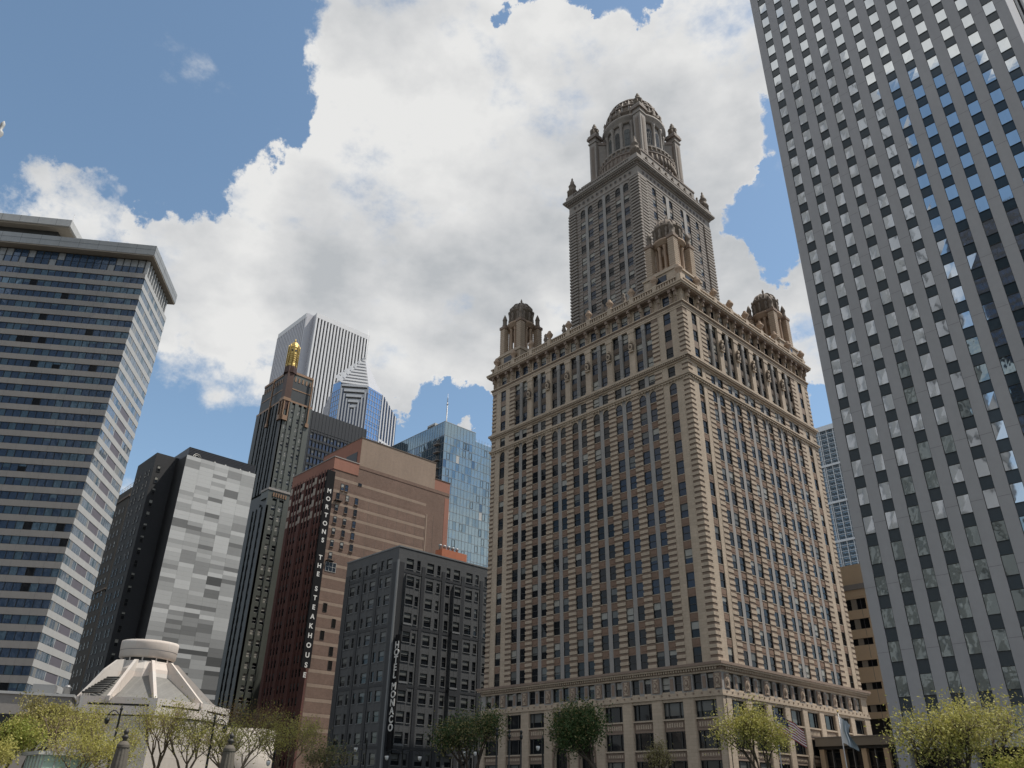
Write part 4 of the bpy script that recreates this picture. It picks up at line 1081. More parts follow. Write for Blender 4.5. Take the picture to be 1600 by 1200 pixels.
def blue_tower():
    X,Y=-202.1,155.5
    B=Building('blue_glass_tower',(X-15,Y+18,0),'pale blue glass apartment tower with a mast, left of the terracotta skyscraper')
    W=46; H1,H2=121.2,117.7
    B['core'].box(X-36,X-.3,Y+.3,Y+W,0,H2-1.5,'office_black')
    f=Fr((X,Y),(0,1),(1,0)); f2=Fr((X,Y),(-1,0),(0,-1)); c=B['curtain_wall']; g=B['mullion_grid']
    for fr,WW_ in ((f,W),(f2,36)):
        z=H2-6; fl=3.05
        zz=[H1 if True else 0,H1-5.4]
        lim=14.6 if fr is f else WW_
        u=0
        while u<WW_-.1:
            ht=H1 if u<lim-.1 else H2
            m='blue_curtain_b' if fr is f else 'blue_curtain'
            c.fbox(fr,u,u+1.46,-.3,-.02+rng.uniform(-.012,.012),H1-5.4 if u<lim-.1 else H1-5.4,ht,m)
            u+=1.46
        z=H1-5.4; row=0
        while z>3:
            u=0; 
            while u<WW_-.1:
                q=rng.random(); k=rng.uniform(-.015,.015)
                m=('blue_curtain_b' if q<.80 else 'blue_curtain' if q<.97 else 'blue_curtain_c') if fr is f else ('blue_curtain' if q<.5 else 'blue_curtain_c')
                if q>.985: m='band_light'
                a=fr.p(u,-.02+k,z-fl); b=fr.p(u+1.46,-.02-k,z-fl); d=fr.p(u+1.46,-.02+k*.5,z); e=fr.p(u,-.02-k*.6,z)
                c.face([a,b,d,e],m); u+=1.46
            g.fbox(fr,0,WW_,-.05,.05,z-.06,z+.06,'lead_panel'); z-=fl; row+=1
        u=0
        while u<WW_+.1: g.fbox(fr,u-.03,u+.03,-.05,.05,2,H1 if u<=lim else H2,'lead_panel'); u+=1.46
        g.fbox(fr,0,lim,-.1,.06,H1-.1,H1+.05,'band_light')
        # operable sashes outlined
        for i in range(90):
            uu=1.46*rng.randrange(1,int(WW_/1.46)-1); zz0=H1-5.4-3.05*rng.randrange(1,34)
            g.fbox(fr,uu+.12,uu+1.3,.0,.04,zz0+.3,zz0+.38,'frame_dark'); g.fbox(fr,uu+.12,uu+1.3,.0,.04,zz0+2.6,zz0+2.68,'frame_dark')
            g.fbox(fr,uu+.12,uu+.2,.0,.04,zz0+.38,zz0+2.6,'frame_dark'); g.fbox(fr,uu+1.22,uu+1.3,.0,.04,zz0+.38,zz0+2.6,'frame_dark')
    z=H1-5.4-3.05; k=0
    while z>60:
        b=MB(); b.fbox(f2,2.0,4.7,-.2,1.3,z-.2,z,'concrete_band')
        for uu in (2.05,2.5,2.95,3.4,3.85,4.3,4.62): b.fbox(f2,uu,uu+.04,1.24,1.28,z,z+1.0,'metal_grey')
        b.fbox(f2,2.0,4.7,1.22,1.3,z+.98,z+1.05,'metal_grey'); b.fbox(f2,2.3,4.4,-.1,.0,z+.05,z+2.2,'frame_dark')
        obj('balcony',b,B.e); z-=3.05
    t=B['terrace_rail']
    r2=Fr((X,Y),(0,1),(1,0)); u=14.8
    while u<W: t.fbox(r2,u,u+.08,-.1,0,H2,H2+1.3,'metal_grey'); u+=1.46
    m=B['roof_plant']; p=at(654,680,262); m.box(p.x-3,p.x+1.5,p.y+6,p.y+10,H2-1.5,H1+3.4,'band_light')
    m.box(X-30,X-1,Y+1,Y+14,H2-1.5,H1-2,'roof_grey'); 
    for i in range(5): m.fbox(Fr((p.x-3,p.y+6),(1,0),(0,-1)),.2+i*.9,.8+i*.9,0,.2,H1-.4,H1+2.6,'frame_dark')
    a=B['mast']; q=Vector((X-1.2,Y+1.4)); top=1.6+(53.02-1.6)*2.56
    a.tube((q.x,q.y,H1-4),(q.x,q.y,top-3.6),.26,.18,'metal_grey',8); a.tube((q.x,q.y,top-3.6),(q.x,q.y,top),.12,.05,'metal_grey',6)
    a.box(q.x-.6,q.x+.6,q.y-.1,q.y+.1,top-4.6,top-4.4,'metal_grey')
    for i in range(3): a.box(q.x-.35,q.x+.35,q.y-.05,q.y+.05,top-3-i*.6+1,top-2.9-i*.6+1,'metal_grey')
    dv=B['roof_davit']
    for uu in (6.2,12.8):
        s0=f.p(uu,-.6,H1); dv.tube(s0,s0+Vector((0,0,1.2)),.07,.07,'metal_grey',5); dv.tube(s0+Vector((0,0,.9)),s0+Vector((.6,1.6,2.0)),.06,.05,'metal_grey',5)
    B.done()
blue_tower()
# ------------------------------------------------------------ brown brick building with the vertical steakhouse sign
def font_line(txt,size,ext=.05):
    cu=bpy.data.curves.new('txt','FONT'); cu.body=txt; cu.size=size; cu.extrude=ext; cu.align_x='CENTER'; cu.align_y='CENTER'; cu.offset=size*.03
    return cu
def vertical_sign(parent,name,fr,letters,uc,ztop,pitch,size,d,mat_,sx=1.0,gap=.8):
    """letters one under another on a board; fr gives the board's plane"""
    z=ztop; mb=MB()
    dg=bpy.context.evaluated_depsgraph_get()
    for ch in letters:
        if ch==' ': z-=pitch*gap; continue
        cu=font_line(ch,size); o=bpy.data.objects.new('t',cu); sc.collection.objects.link(o)
        dg.update(); me=bpy.data.meshes.new_from_object(o.evaluated_get(bpy.context.evaluated_depsgraph_get()))
        xs=[v.co.x for v in me.vertices]; cxm=(min(xs)+max(xs))/2
        ys=[v.co.y for v in me.vertices]; cym=(min(ys)+max(ys))/2
        k=len(mb.v)
        for v in me.vertices: mb.v.append(tuple(fr.p(uc+(v.co.x-cxm)*sx,d+v.co.z,z+v.co.y-cym)))
        i=mb.mi(mat_)
        for p in me.polygons: mb.f.append([k+j for j in p.vertices]); mb.m.append(i); mb.sm.append(False)
        bpy.data.objects.remove(o); bpy.data.meshes.remove(me); bpy.data.curves.remove(cu)
        z-=pitch
    return obj(name,mb,parent)
def brick_building():
    k=2.15; X,Y=-187.5,105.2
    Z=lambda z:1.6+(z-1.6)*k
    B=Building('brown_brick_building',(X-12,Y+20,0),'brown brick building with tan stripes on its side and a tall black steakhouse sign')
    W,Wn=42.6,23.6; H=Z(41.75)
    m=B['wall']; m.box(X-Wn,X,Y+.25,Y+W,0,H-.6,'brick_brown')
    fW=Fr((X,Y),(0,1),(1,0)); fN=Fr((X,Y),(-1,0),(0,-1))
    pr=B['parapet']; pr.box(X-Wn-.15,X+.15,Y-.15,Y+8.2,H-3.6,H,'brick_salmon'); pr.box(X-Wn-.3,X+.3,Y-.3,Y+8.2,H,H+.25,'concrete_band')
    pr.box(X-Wn,X+.1,Y+8.2,Y+W,H-1.2,H-.2,'brick_brown')
    ph=B['penthouse']; z2=Z(45.75)
    ph.box(X-Wn+2,X+.06,Y+8.2,Y+36.4,H-.6,z2,'brick_tan'); ph.box(X-Wn+1.8,X+.2,Y+8,Y+36.6,z2,z2+.25,'terracotta_dark')
    ph.box(X-Wn+2,X+.0,Y+8.1,Y+8.2,H,z2,'brick_salmon')
    ph.box(X-Wn+2,X+.05,Y+36.4,Y+W,H-.2,Z(43.3),'brick_salmon'); ph.box(X-Wn+2,X+.2,Y+36.4,Y+W+.1,Z(43.3),Z(43.3)+.2,'terracotta_dark')
    fx=Fr((X,Y+8.1),(-1,0),(0,-1)); ph.fbox(fx,1.5,7.5,0,.1,H,H+4.5,'office_black')
    lf=B['roof_plant']; p=at(683,712,262)
    lf.box(X-8,X-5,Y+36,Y+39,Z(43.3),Z(43.3)+5,'iron_black'); lf.box(X-9,X-4,Y+35.5,Y+40,Z(43.3)-.5,Z(43.3)+1,'metal_grey')
    # tan bands and faint panels on the long side
    bd=B['brick_bands']
    for i,zc in enumerate((38.9,37.1,35.45,33.85,32.2,30.6,29.0,27.4,25.8,24.2,22.6,21,19.4,17.8,16.2,14.6,13,11.4,9.8,8.2)):
        z=Z(zc)
        bd.fbox(fW,.4,33.6 if i<9 else 42,.0,.035,z-.42,z+.42,'brick_tan')
        bd.fbox(fW,.4,33,.0,.02,z-2.9,z-.42 if i else z,'brick_brown')
    for i in range(1,9): bd.fbox(fW,9.5+i*3.4,9.62+i*3.4,0,.03,10,H-9,'terracotta_dark')
    bd.fbox(fW,33.9,34.3,0,.08,8,H-9,'brick_tan'); bd.fbox(fW,40.8,42.6,.0,.05,8,H-2,'brick_salmon')
    # side windows
    rows=[36.94,35.33,33.73,32.15,30.58,28.98]
    for u in (3.0,4.35): B.window(fW,u,u+1.05,Z(38.35)-2.1,Z(38.35),.06,gl='glass_sky_tint',blindp=.2,sill='brick_tan')
    for i,zc in enumerate(rows):
        z=Z(zc)
        B.window(fW,1.9,2.95,z-1.95,z,.06,gl='glass_dark',blindp=.4,sill='brick_tan')
        if i<5: B.window(fW,5.0,6.05,z-1.95-.0,z,.06,gl='glass_dark',blindp=.4,sill='brick_tan')
        if i in(0,1,2,3,4): B.window(fW,8.1,9.2,z-2.1,z,.06,gl='glass_dark' if i in (1,4) else 'glass_sky_tint',blind=0,sill='brick_tan')
    B.window(fW,8.6,9.8,Z(38.7),Z(38.7)+.9,.06,blind=0,rail=False)
    B.window(fW,1.3,4.6,Z(26.5),Z(27.7),.06,cols=3,gl='glass_dark',fm='frame_light')
    for i,(u,zc) in enumerate(((3.4,22.6),(6.6,20.9),(3.6,19.3),(6.8,17.6),(7.0,16.0))): B.window(fW,u-1.2,u,Z(zc)-2.3,Z(zc),.04,blind=0,rail=False,fw=.06,gl='dark_hole')
    fe=B['small_balcony']
    for (u,zc) in ((1.7,36.0),(1.5,28.0)):
        z=Z(zc); fe.fbox(fW,u-.3,u+2,.0,.9,z-.4,z-.3,'iron_black'); fe.tube(fW.p(u,.1,z-2),fW.p(u,.9,z-.4),.07,.07,'iron_black',4)
        for q in range(6): fe.fbox(fW,u-.3+q*.44,u-.26+q*.44,.82,.88,z-.3,z+.6,'iron_black')
    # north front: triple windows between red brick piers
    fr_=B['front_wall']
    piers=[(-.0,2.6),(8.0,9.6),(15,16.6),(22,Wn)]
    groups=[(2.6,8.0),(9.6,15),(16.6,22)]
    fr_.fbox(fN,0,Wn,-.25,-.22,0,H-3.6,'brick_red')
    for a,b in piers: fr_.fbox(fN,a,b,-.25,.35,0,H-3.6,'brick_red')
    z=H-3.6; i=0
    step=1.592*k
    z=Z(40.4)
    while z>4:
        for a,b in groups:
            for q in range(3):
                u0=a+.45+q*1.72; B.window(fN,u0,u0+1.05,z-2.0,z,-.12,blindp=.4,bl='blind_grey')
                if i<4: fr_.fbox(fN,u0-.05,u0+1.1,-.22,.05,z-3.3,z-2.15,'cream_panel')
            for q in range(4): fr_.fbox(fN,(a if q==0 else a-.2+q*1.72-.02),a+.42+q*1.72 if q<3 else b,-.22,.2 if 0<q<3 else .15,z-3.42,z,'brick_red')
            fr_.fbox(fN,a,b,-.22,-.02,z-3.42,z-2.0,'brick_red')
        z-=step; i+=1
    for a,b in piers: 
        for q in range(4): fr_.fbox(fN,a+.2,b-.2,.35,.4,Z(40.4)-3.3-step*q,Z(40.4)-1.2-step*q,'cream_panel')
    # blade sign
    sg=B['blade_sign']; ztop=Z(39.5); zb=Z(14.8)
    sg.box(X+.45,X+1.05,Y-2.3,Y+.15,zb,ztop,'sign_black'); 
    for q in range(7): sg.box(X-.2,X+.5,Y-1.2,Y-.9,zb+3+q*8,zb+3.3+q*8,'sign_black')
    B.e and None
    fS=Fr((X+1.05,Y-2.3),(0,1),(1,0))
    def zpx(x,y): return at(x,y,213).z
    zM=zpx(516,766); zS=zpx(505.5,843)
    vertical_sign(B.e,'sign_lettering',fS,'MORTONS',1.22,zM,(zM-zS)/6,1.7,.0,'sign_white',1.0)
    zT=zpx(501.5,870); zE=zpx(497,896)
    vertical_sign(B.e,'sign_lettering',fS,'THE',1.22,zT,(zT-zE)/2,1.7,.0,'sign_white')
    z1=zpx(494.5,919); z2_=zpx(474.5,1054)
    vertical_sign(B.e,'sign_lettering',fS,'STEAKHOUSE',1.22,z1,(z1-z2_)/9,1.7,.0,'sign_white')
    B.done()
brick_building()
# ------------------------------------------------------------ dark grey corner hotel
def slate_hotel():
    k=1.63; X,Y=-133.85,93.0
    B=Building('slate_grey_hotel',(X-10,Y+14,0),'dark slate grey corner hotel with a vertical white-lettered sign')
    Z=lambda z:1.6+(z-1.6)*k
    H=Z(30.35); W,Wn=30,20.0
    m=B['wall']; m.box(X-Wn+.4,X-.4,Y+.4,Y+W,0,H-.3,'frame_dark')
    fW=Fr((X,Y),(0,1),(1,0)); fN=Fr((X,Y),(-1,0),(0,-1))
    st=3.72; T0=Z(28.87)
    def front(f,W,wins,piers,c0,oriels=()):
        m.fbox(f,0 if f is fN else .4,W,-.4,.0,T0+.1,H,'slate_grey')
        nr=12
        edges=sorted(wins); prev=0 if f is fN else .4
        for a,b in edges+[(W,W)]:
            m.fbox(f,prev,a,-.4,0,0,T0+.1,'slate_grey'); prev=b
        for r in range(nr):
            t=T0-.02-r*st; h=2.05
            if t-h<4: break
            for a,b in wins:
                wide=b-a>1.3
                o=.55 if any(abs(a-q)<.2 for q in oriels) and 1<=r<=9 else 0
                B.window(f,a,b,t-h,t,-.2+o,blind=rng.choice([.35,.45,.5,.6]) if wide or rng.random()<.4 else 0,bl='blind_grey',sill='slate_trim')
                m.fbox(f,a,b,-.4,-.02,t-st,t-h,'slate_grey')
                if o:
                    m.fbox(f,a-.15,a,-.2,o,t-st,t,'slate_grey'); m.fbox(f,b,b+.12,-.2,o,t-st,t,'slate_grey')
                    m.fbox(f,a,b,-.2,o-.02,t-st,t-h,'slate_grey'); m.fbox(f,(a+b)/2-.02,(a+b)/2+.02,o-.02,o+.0,t-st+.1,t-h-.1,'slate_dark')
                    if (r-1)%3==2: m.fbox(f,a-.15,b+.15,-.1,o+.12,t-h-.35,t-h-.12,'slate_trim'); m.fbox(f,a-.2,b+.2,-.1,o+.03,t-st,t-h-.6,'slate_dark')
                    if r==1: m.fbox(f,a-.15,b+.12,-.2,o,t,t+.35,'slate_grey')
            if r%3==0:
                m.fbox(f,.3,W,0,.07,t-h-.95,t-h-.45,'slate_dark')
        for a,b in piers: m.fbox(f,a,b,0,.12,3.5,T0-1.0,'slate_dark')
        # thin trims round each bay
        for a,b in edges: 
            pass
        m.fbox(f,0,W,0,.25,3.2,3.9,'slate_dark')
    ww=[]
    base=[(2.09,3.98,4.87,5.77),(7.6,9.42,10.37,11.23),(15.0,16.76,12.95,14.0),(18.6,20.44,21.3,22.25),(25.9,27.7,24.06,25.0)]
    for a,b,c,d in base: ww+=[(a,b),(c,d)]
    front(fW,W,ww,[(.25,1.55),(6.25,7.1),(11.7,12.55),(17.2,18.15),(22.7,23.6),(28.3,29.4)],0,oriels=(2.09,15.0,25.9))
    wn=[(2.3,4.25),(5.3,6.3),(7.95,10.0),(11.2,12.1),(13.8,14.75),(15.8,17.7)]
    front(fN,Wn,wn,[(.25,1.7),(6.7,7.6),(12.6,13.4),(18.1,19.8)],0)
    cp=B['coping']; cp.box(X-Wn-.1,X+.12,Y-.12,Y+W,H-.3,H,'slate_trim'); cp.box(X-Wn+.5,X-.6,Y+.6,Y+W-.5,H,H+.02,'roof_grey')
    cn=B['corner_strip']; cn.box(X-.3,X+.14,Y-.14,Y+.22,3.9,T0-.6,'slate_trim')
    # orange vent box on the roof
    v=B['roof_vents']; q=at(706,868,186); v.box(q.x-2,q.x+.6,q.y-3.5,q.y+4.2,H-.3,q.z+.9,'clay_orange')
    for i in range(5): v.lathe(q.x-.4,q.y-3.4+i*1.3,[(.28,q.z+.9),(.28,q.z+1.5),(.42,q.z+1.6),(.42,q.z+2.0),(.1,q.z+2.2)],'metal_grey',8)
    # projecting sign
    zH=at(618.5,1006,161.5).z; zO=at(607.5,1136,161.5).z; zL=at(614.5,1053,161.5).z; zM=at(612.7,1071,161.5).z
    sg=B['blade_sign']; 
    sg.box(X+.3,X+1.75,Y+.62,Y+.95,zO-4.0,zH+2.0,'sign_black'); sg.box(X,X+.35,Y+.7,Y+.85,zO,zO+.3,'sign_black'); sg.box(X,X+.35,Y+.7,Y+.85,zH,zH+.3,'sign_black')
    fS=Fr((X+.3,Y+.62),(1,0),(0,-1))
    vertical_sign(B.e,'sign_lettering',fS,'HOTEL',.8,zH,(zH-zL)/4,1.8,.0,'sign_white',1.1)
    vertical_sign(B.e,'sign_lettering',fS,'MONACO',.8,zM,(zM-zO)/5,1.8,.0,'sign_white',1.05)
    B.done(110)
slate_hotel()
# ------------------------------------------------------------ round white church
def church():
    D0=150; b=R(-70.75); cx,cy=math.sin(b)*D0,math.cos(b)*D0
    fw=Vector((-math.sin(b),-math.cos(b))); rt=Vector((math.cos(b),-math.sin(b)))
    P=lambda l,f_:(cx+rt.x*l+fw.x*f_,cy+rt.y*l+fw.y*f_)
    B=Building('round_white_church',(cx,cy,0),'white modern church with a ribbed conical roof and a round drum on top')
    loc=[(-7.9,9.8),(2.7,12.3),(10,7.3),(14.6,0),(12,-10),(0,-14),(-8.6,-8),(-8.7,3)]
    rim=[P(*q) for q in loc]; Hr=14.2
    def scaled(s): return [P(q[0]*s,q[1]*s) for q in loc]
    w=B['wall']; w.prism(scaled(.985),0,Hr-2.6,'church_stone'); w.prism(scaled(.97),Hr-2.6,Hr-2.5,'frame_dark')
    w.prism(scaled(1.0),Hr-2.4,Hr-1.35,'church_white'); 
    n=len(loc)
    rm=B['rim']; rm.prism(scaled(1.0),Hr-.62,Hr,'church_white'); rm.prism(scaled(.975),Hr-1.35,Hr-.62,'frame_dark')
    for i in range(n):     # slot ends: solid corners with a dark slot between
        a=Vector(rim[i]); c=Vector(rim[(i+1)%n]); d=(c-a).normalized(); nn=Vector((d.y,-d.x)); m_=(a+c)/2
        if nn.dot(m_-Vector((cx,cy)))<0: nn=-nn
        f=Fr(a,d,nn); Lg=(c-a).length
        rm.fbox(f,0,Lg*.1,-.5,0,Hr-1.35,Hr-.62,'church_white'); rm.fbox(f,Lg*.9,Lg,-.5,0,Hr-1.35,Hr-.62,'church_white'); rm.fbox(f,Lg*.1,Lg*.9,-.5,0,Hr-.9,Hr-.62,'church_white')
        rm.fbox(f,Lg*.1,Lg*.9,-.5,.0,Hr-1.35,Hr-1.2,'church_white')
    # roof panels: low cone of lead-coloured facets
    rf=B['roof']; zi=18.2; ri=5.1
    inner=[P(q[0]/math.hypot(*q)*ri,q[1]/math.hypot(*q)*ri) for q in loc]; outer=scaled(.94)
    for i in range(n):
        j=(i+1)%n; rf.face([(*outer[i],Hr-.3),(*outer[j],Hr-.3),(*inner[j],zi),(*inner[i],zi)],'lead_roof')
    wl=B['collar']; wl.lathe(cx,cy,[(5.2,zi-.8),(4.9,19.2),(4.3,20.2),(4.2,20.5)],'church_white',16,smooth=False)
    dr=B['drum']; dr.lathe(cx,cy,[(3.9,20.3),(3.9,21.3)],'frame_dark',32)
    for kq in range(12):
        a=kq*math.pi/6; dr.box(cx+4.05*math.cos(a)-.09,cx+4.05*math.cos(a)+.09,cy+4.05*math.sin(a)-.09,cy+4.05*math.sin(a)+.09,20.3,21.2,'church_white')
    dr.lathe(cx,cy,[(4.1,21.0),(4.42,21.3),(4.52,23.3),(4.5,23.75),(4.25,23.75)],'church_white',40)
    dr.lathe(cx,cy,[(4.46,22.2),(4.5,22.22),(4.5,22.26),(4.46,22.28)],'marble_joint',40,cap=False)
    # ribs
    for ang in (-47,-20,11,50,84,120,160):
        a=R(ang); dl,df=math.sin(a),math.cos(a)
        ro=12.3 if ang>-40 else 11.6
        side=(math.cos(a),-math.sin(a)); th=.24
        pr=[(4.3,20.6),(4.3,17.5),(ro,Hr-.7),(ro,Hr+.05),(ro-.4,Hr+.35),(5.0,20.5)] if ang!=-47 else [(4.6,20.6),(4.6,17.5),(ro,Hr-.7),(ro,Hr+.05),(9.9,16.2),(8.0,18.6),(6.0,20.3)]
        rb=MB(); k=0; i_=rb.mi('church_white'); nn=len(pr)
        for s in (-1,1):
            for r_,z_ in pr:
                q=P(dl*r_+side[0]*th*s,df*r_+side[1]*th*s); rb.v.append((*q,z_))
        for j in range(nn): rb.f.append([j,(j+1)%nn,nn+(j+1)%nn,nn+j]); rb.m.append(i_); rb.sm.append(False)
        rb.f.append(list(range(nn))[::-1]); rb.f.append([nn+j for j in range(nn)]); rb.m+=[i_,i_]; rb.sm+=[False,False]
        obj('rib',rb,B.e)
    # grille by the left rib
    g=B['roof_grille']
    for i in range(9):
        t=.25+i*.07; a=R(-48); r_=5.6+(11.5-5.6)*t*1.2; q0=P(math.sin(R(-45))*r_,math.cos(R(-45))*r_); q1=P(math.sin(R(-28))*r_,math.cos(R(-28))*r_)
        z_=zi+.35-(zi-Hr)*min(1,(r_-5.6)/6.2); g.tube((*q0,z_),(*q1,z_),.16,.16,'frame_dark',4)
    # low curved wing on the right
    wg=B['curved_wing']; c2=at(360,1140,158); H2=at(372,1138,156).z
    wg.lathe(c2.x+0,c2.y+3,[(5.2,0),(5.2,H2),(5.0,H2+.02)],'church_stone',40)
    e=B.done(); K=118/150                      # real size: drawn at 150 m, built smaller and nearer
    for o in e.children:
        for v in o.data.vertices: v.co=Vector((v.co.x*K,v.co.y*K,max(0,1.6+(v.co.z-1.6)*K) if v.co.z>.01 else 0))
    e.location=(cx*K,cy*K,0)
mat('lead_roof',(.20,.195,.18),.6,.25,fine=3,brick=(.45,6,(.17,.165,.155),(.16,.155,.14),.03))
church()
# ------------------------------------------------------------ behind the skyscraper, right
def tan_building():
    Y=150; B=Building('tan_parking_building',(-58,160,0),'plain tan building with slit windows between the terracotta skyscraper and marble tower')
    a=at(1322,925,164)
    Z=lambda z:1.6+(z-1.6)*1.64
    X0,X1=-78,-52
    w=B['wall']; w.box(X0,X1,Y+.4,Y+20,0,Z(24.3),'office_black'); f=Fr((X1,Y),(-1,0),(0,-1)); W=X1-X0
    w.box(X0,X1,Y+3,Y+18,Z(24.3),Z(27.1),'tan_wall'); w.box(X0-.2,X1,Y-.4,Y+4,Z(23.7),Z(24.3),'concrete_band'); w.box(X0,X1,Y-.1,Y+.4,Z(22.9),Z(23.7),'tan_wall')
    zt=[22.7,20.45,18.3,15.95,13.6,11.3]; hs=[1.25,1.15,.75,.75,.75,.75]
    prev=Z(22.9)
    for t,h in zip(zt,hs):
        w.fbox(f,0,W,-.5,0,Z(t),prev,'tan_wall'); w.fbox(f,0,W,0,.12,Z(t)-.02,Z(t)+.25,'tan_wall')
        u=.0
        while u<W-1:
            w.fbox(f,u+4.0,u+5.0,-.5,-.02,Z(t-h),Z(t),'tan_grey'); B.window(f,u+5.0,u+8.4,Z(t-h),Z(t),-.3,blind=0,cols=2,rail=h>1); B.window(f,u+2.2,u+4.0,Z(t-h),Z(t),-.3,blind=0,rail=False); w.fbox(f,u,u+2.2,-.5,0,Z(t-h),Z(t),'tan_wall'); u+=8.4
        prev=Z(t-h)
    u=3.1
    while u<W: w.fbox(f,u,u+.06,.0,.01,Z(9),Z(24),'marble_joint'); u+=4.2
    w.fbox(f,0,W,-.5,0,Z(9.9),prev,'tan_wall')
    w.fbox(f,0,W,-.5,0,0,Z(8.3),'tan_wall')
    B.done()
tan_building()
def white_apartments():
    B=Building('pale_apartment_tower',(-190,400,0),'distant pale blue and white apartment tower seen in the gap above the tan building')
    D=440; c=at(1277.7,668.2,D); f=Fr((c.x,c.y),(1,0),(0,-1)); H=c.z
    w=B['wall']; w.box(c.x-2.5,c.x+30,c.y+.5,c.y+30,0,H-1,'apart_glass'); w.box(c.x-3,c.x+30,c.y,c.y+30,H-2,H,'apart_white')
    w.box(c.x-8,c.x+25,c.y+9,c.y+30,0,H+2.5,'apart_white')
    g=B['grid']
    for u in (-2.5,-.6,0.3,4.2,8.0,12,16,20,24): g.fbox(f,u,u+.32,-.3,.35,0,H-2,'apart_white')
    z=H-2; i=0
    while z>60:
        g.fbox(f,-2.5,30,-.3,.12,z-.22,z,'apart_white')
        if i%7==0: g.fbox(f,-2.5,30,-.3,.6,z-1.2,z,'apart_white')
        for u in (1.2,2.6,5.2,6.6,9.2): B.window(f,u,u+1.1,z-2.4,z-1.2,.15,blind=0,gl='spandrel_green',fw=0,rail=False)
        z-=3.05; i+=1
    for k in range(5): B.window(Fr((c.x-8,c.y+9),(1,0),(0,-1)),2+k*4,4.5+k*4,H-1,H+1.2,.1,blind=0,rail=False)
    B.done()
white_apartments()
def lobby_annex():
    Y=118; B=Building('low_lobby_annex',(-54,126,0),'low glazed lobby block with a flat brown roof band between skyscraper and marble tower')
    X0,X1=-60.2,-39.6; f=Fr((X0,Y),(1,0),(0,-1)); W=X1-X0; H=10.1
    w=B['wall']; w.box(X0,X1,Y+1.2,Y+14,0,H-1,'frame_dark'); w.fbox(f,0,W,-14,.6,H-1.1,H,'tan_grey'); w.fbox(f,0,W,-14,.7,H,H+.12,'concrete_band')
    w.fbox(f,0,W,-1,.1,H-1.5,H-1.1,'frame_dark')
    for i in range(7): w.fbox(f,i*3.1+.2,i*3.1+.9,-.8,.1,0,H-1.5,'tan_wall'); w.fbox(f,i*3.1+1.9,i*3.1+2.0,-.8,-.3,0,H-1.5,'metal_grey')
    for i in range(6):
        B.window(f,i*3.1+.9,i*3.1+3.3,4.6,8.3,-.7,blind=0,fw=.1,cols=2); B.window(f,i*3.1+.9,i*3.1+3.3,.3,3.8,-.7,blind=0,fw=.1,cols=2)
    w.fbox(f,0,W,-.8,-.3,3.8,4.6,'frame_dark')
    B.done()
lobby_annex()
def far_finial():
    p=at(-1,207,60); o=empty('lantern_spire',(p.x,p.y,0),'tip of a tall white flagpole finial at the far left edge','flagpole')
    m=MB(); m.tube((p.x,p.y,0),(p.x,p.y,p.z-2.4),.16,.1,'band_light',10); obj('pole',m,o)
    m=MB(); m.lathe(p.x,p.y,[(.12,p.z-2.6),(.2,p.z-2.4),(.1,p.z-2.1),(.12,p.z-.6),(.3,p.z-.1),(.26,p.z+.1),(.1,p.z+.3),(.14,p.z+.6),(.17,p.z+.9),(.04,p.z+1.2)],'band_light',12); obj('finial',m,o)
far_finial()
# ------------------------------------------------------------ trees
def make_tree(loc,h,cr,leaf,n_leaf,lsz,seed,bark='bark',label='',group=None,name='budding_tree',up=.75,th=.2,spread=.62,bare=0,second=None,clump=.5):
    r=random.Random(seed); x,y,z0=loc
    e=empty(name,loc,label,'tree',group)
    t=MB(); lf=MB(); tips=[]
    def grow(p,d,L,rad,lev):
        segs=2 if lev<3 else 1; q=p
        for i in range(segs):
            d2=(d+Vector((r.uniform(-1,1),r.uniform(-1,1),r.uniform(-.2,.5)))*.16).normalized()
            nq=q+d2*L/segs; t.tube(q,nq,rad*(1-.25*i/segs),rad*(1-.25*(i+1)/segs),bark,6 if lev<2 else 4 if lev<3 else 3)
            q=nq; d=d2
            if lev>=2: tips.append((q,lev))
        if lev>=5: return
        k=r.choice([3,3,4]) if lev<2 else r.choice([2,3,3])
        for j in range(k):
            a=r.uniform(0,2*math.pi); s=spread*r.uniform(.55,1.1)
            nd=(d*1.0+Vector((math.cos(a)*s,math.sin(a)*s,up*r.uniform(.0,.7)))).normalized()
            grow(q,nd,L*r.uniform(.62,.82),rad*.6,lev+1)
    grow(Vector(loc),Vector((0,0,1)),h*th,max(.06,h*(.012 if bark=='bark' else .0085)),0)
    # scale crown to height
    zm=max(p.z for p,_ in tips)-z0; f=h/zm; rr=sorted(math.hypot(p.x-x,p.y-y) for p,_ in tips)[int(len(tips)*.93)]; g=cr/rr
    t.v=[(x+(a-x)*(g if c-z0>.15*zm else 1),y+(b-y)*(g if c-z0>.15*zm else 1),z0+(c-z0)*f) for a,b,c in t.v]
    tips=[Vector((x+(p.x-x)*g,y+(p.y-y)*g,z0+(p.z-z0)*f)) for p,l in tips if l>=3]
    keep=[p for p in tips if r.random()>bare]
    n_leaf=int(n_leaf*1.35); lsz*=.8
    for p in keep:
        dens=r.choice([.3,.7,1,1,1.6]); m=leaf if (second is None or r.random()<.7) else second
        for i in range(max(1,int(n_leaf*dens/len(keep)))):
            c=p+Vector((r.gauss(0,clump),r.gauss(0,clump),r.gauss(0,clump)))*.6
            a=Vector((r.uniform(-1,1),r.uniform(-1,1),r.uniform(-1,1))).normalized(); b=a.cross(Vector((r.uniform(-1,1),r.uniform(-1,1),r.uniform(-1,1)))).normalized()
            s=lsz*r.uniform(.5,1.2)
            lf.face([c-a*s,c+b*s*.55,c+a*s,c-b*s*.55],m)
    obj('trunk',t,e); obj('crown',lf,e); return e
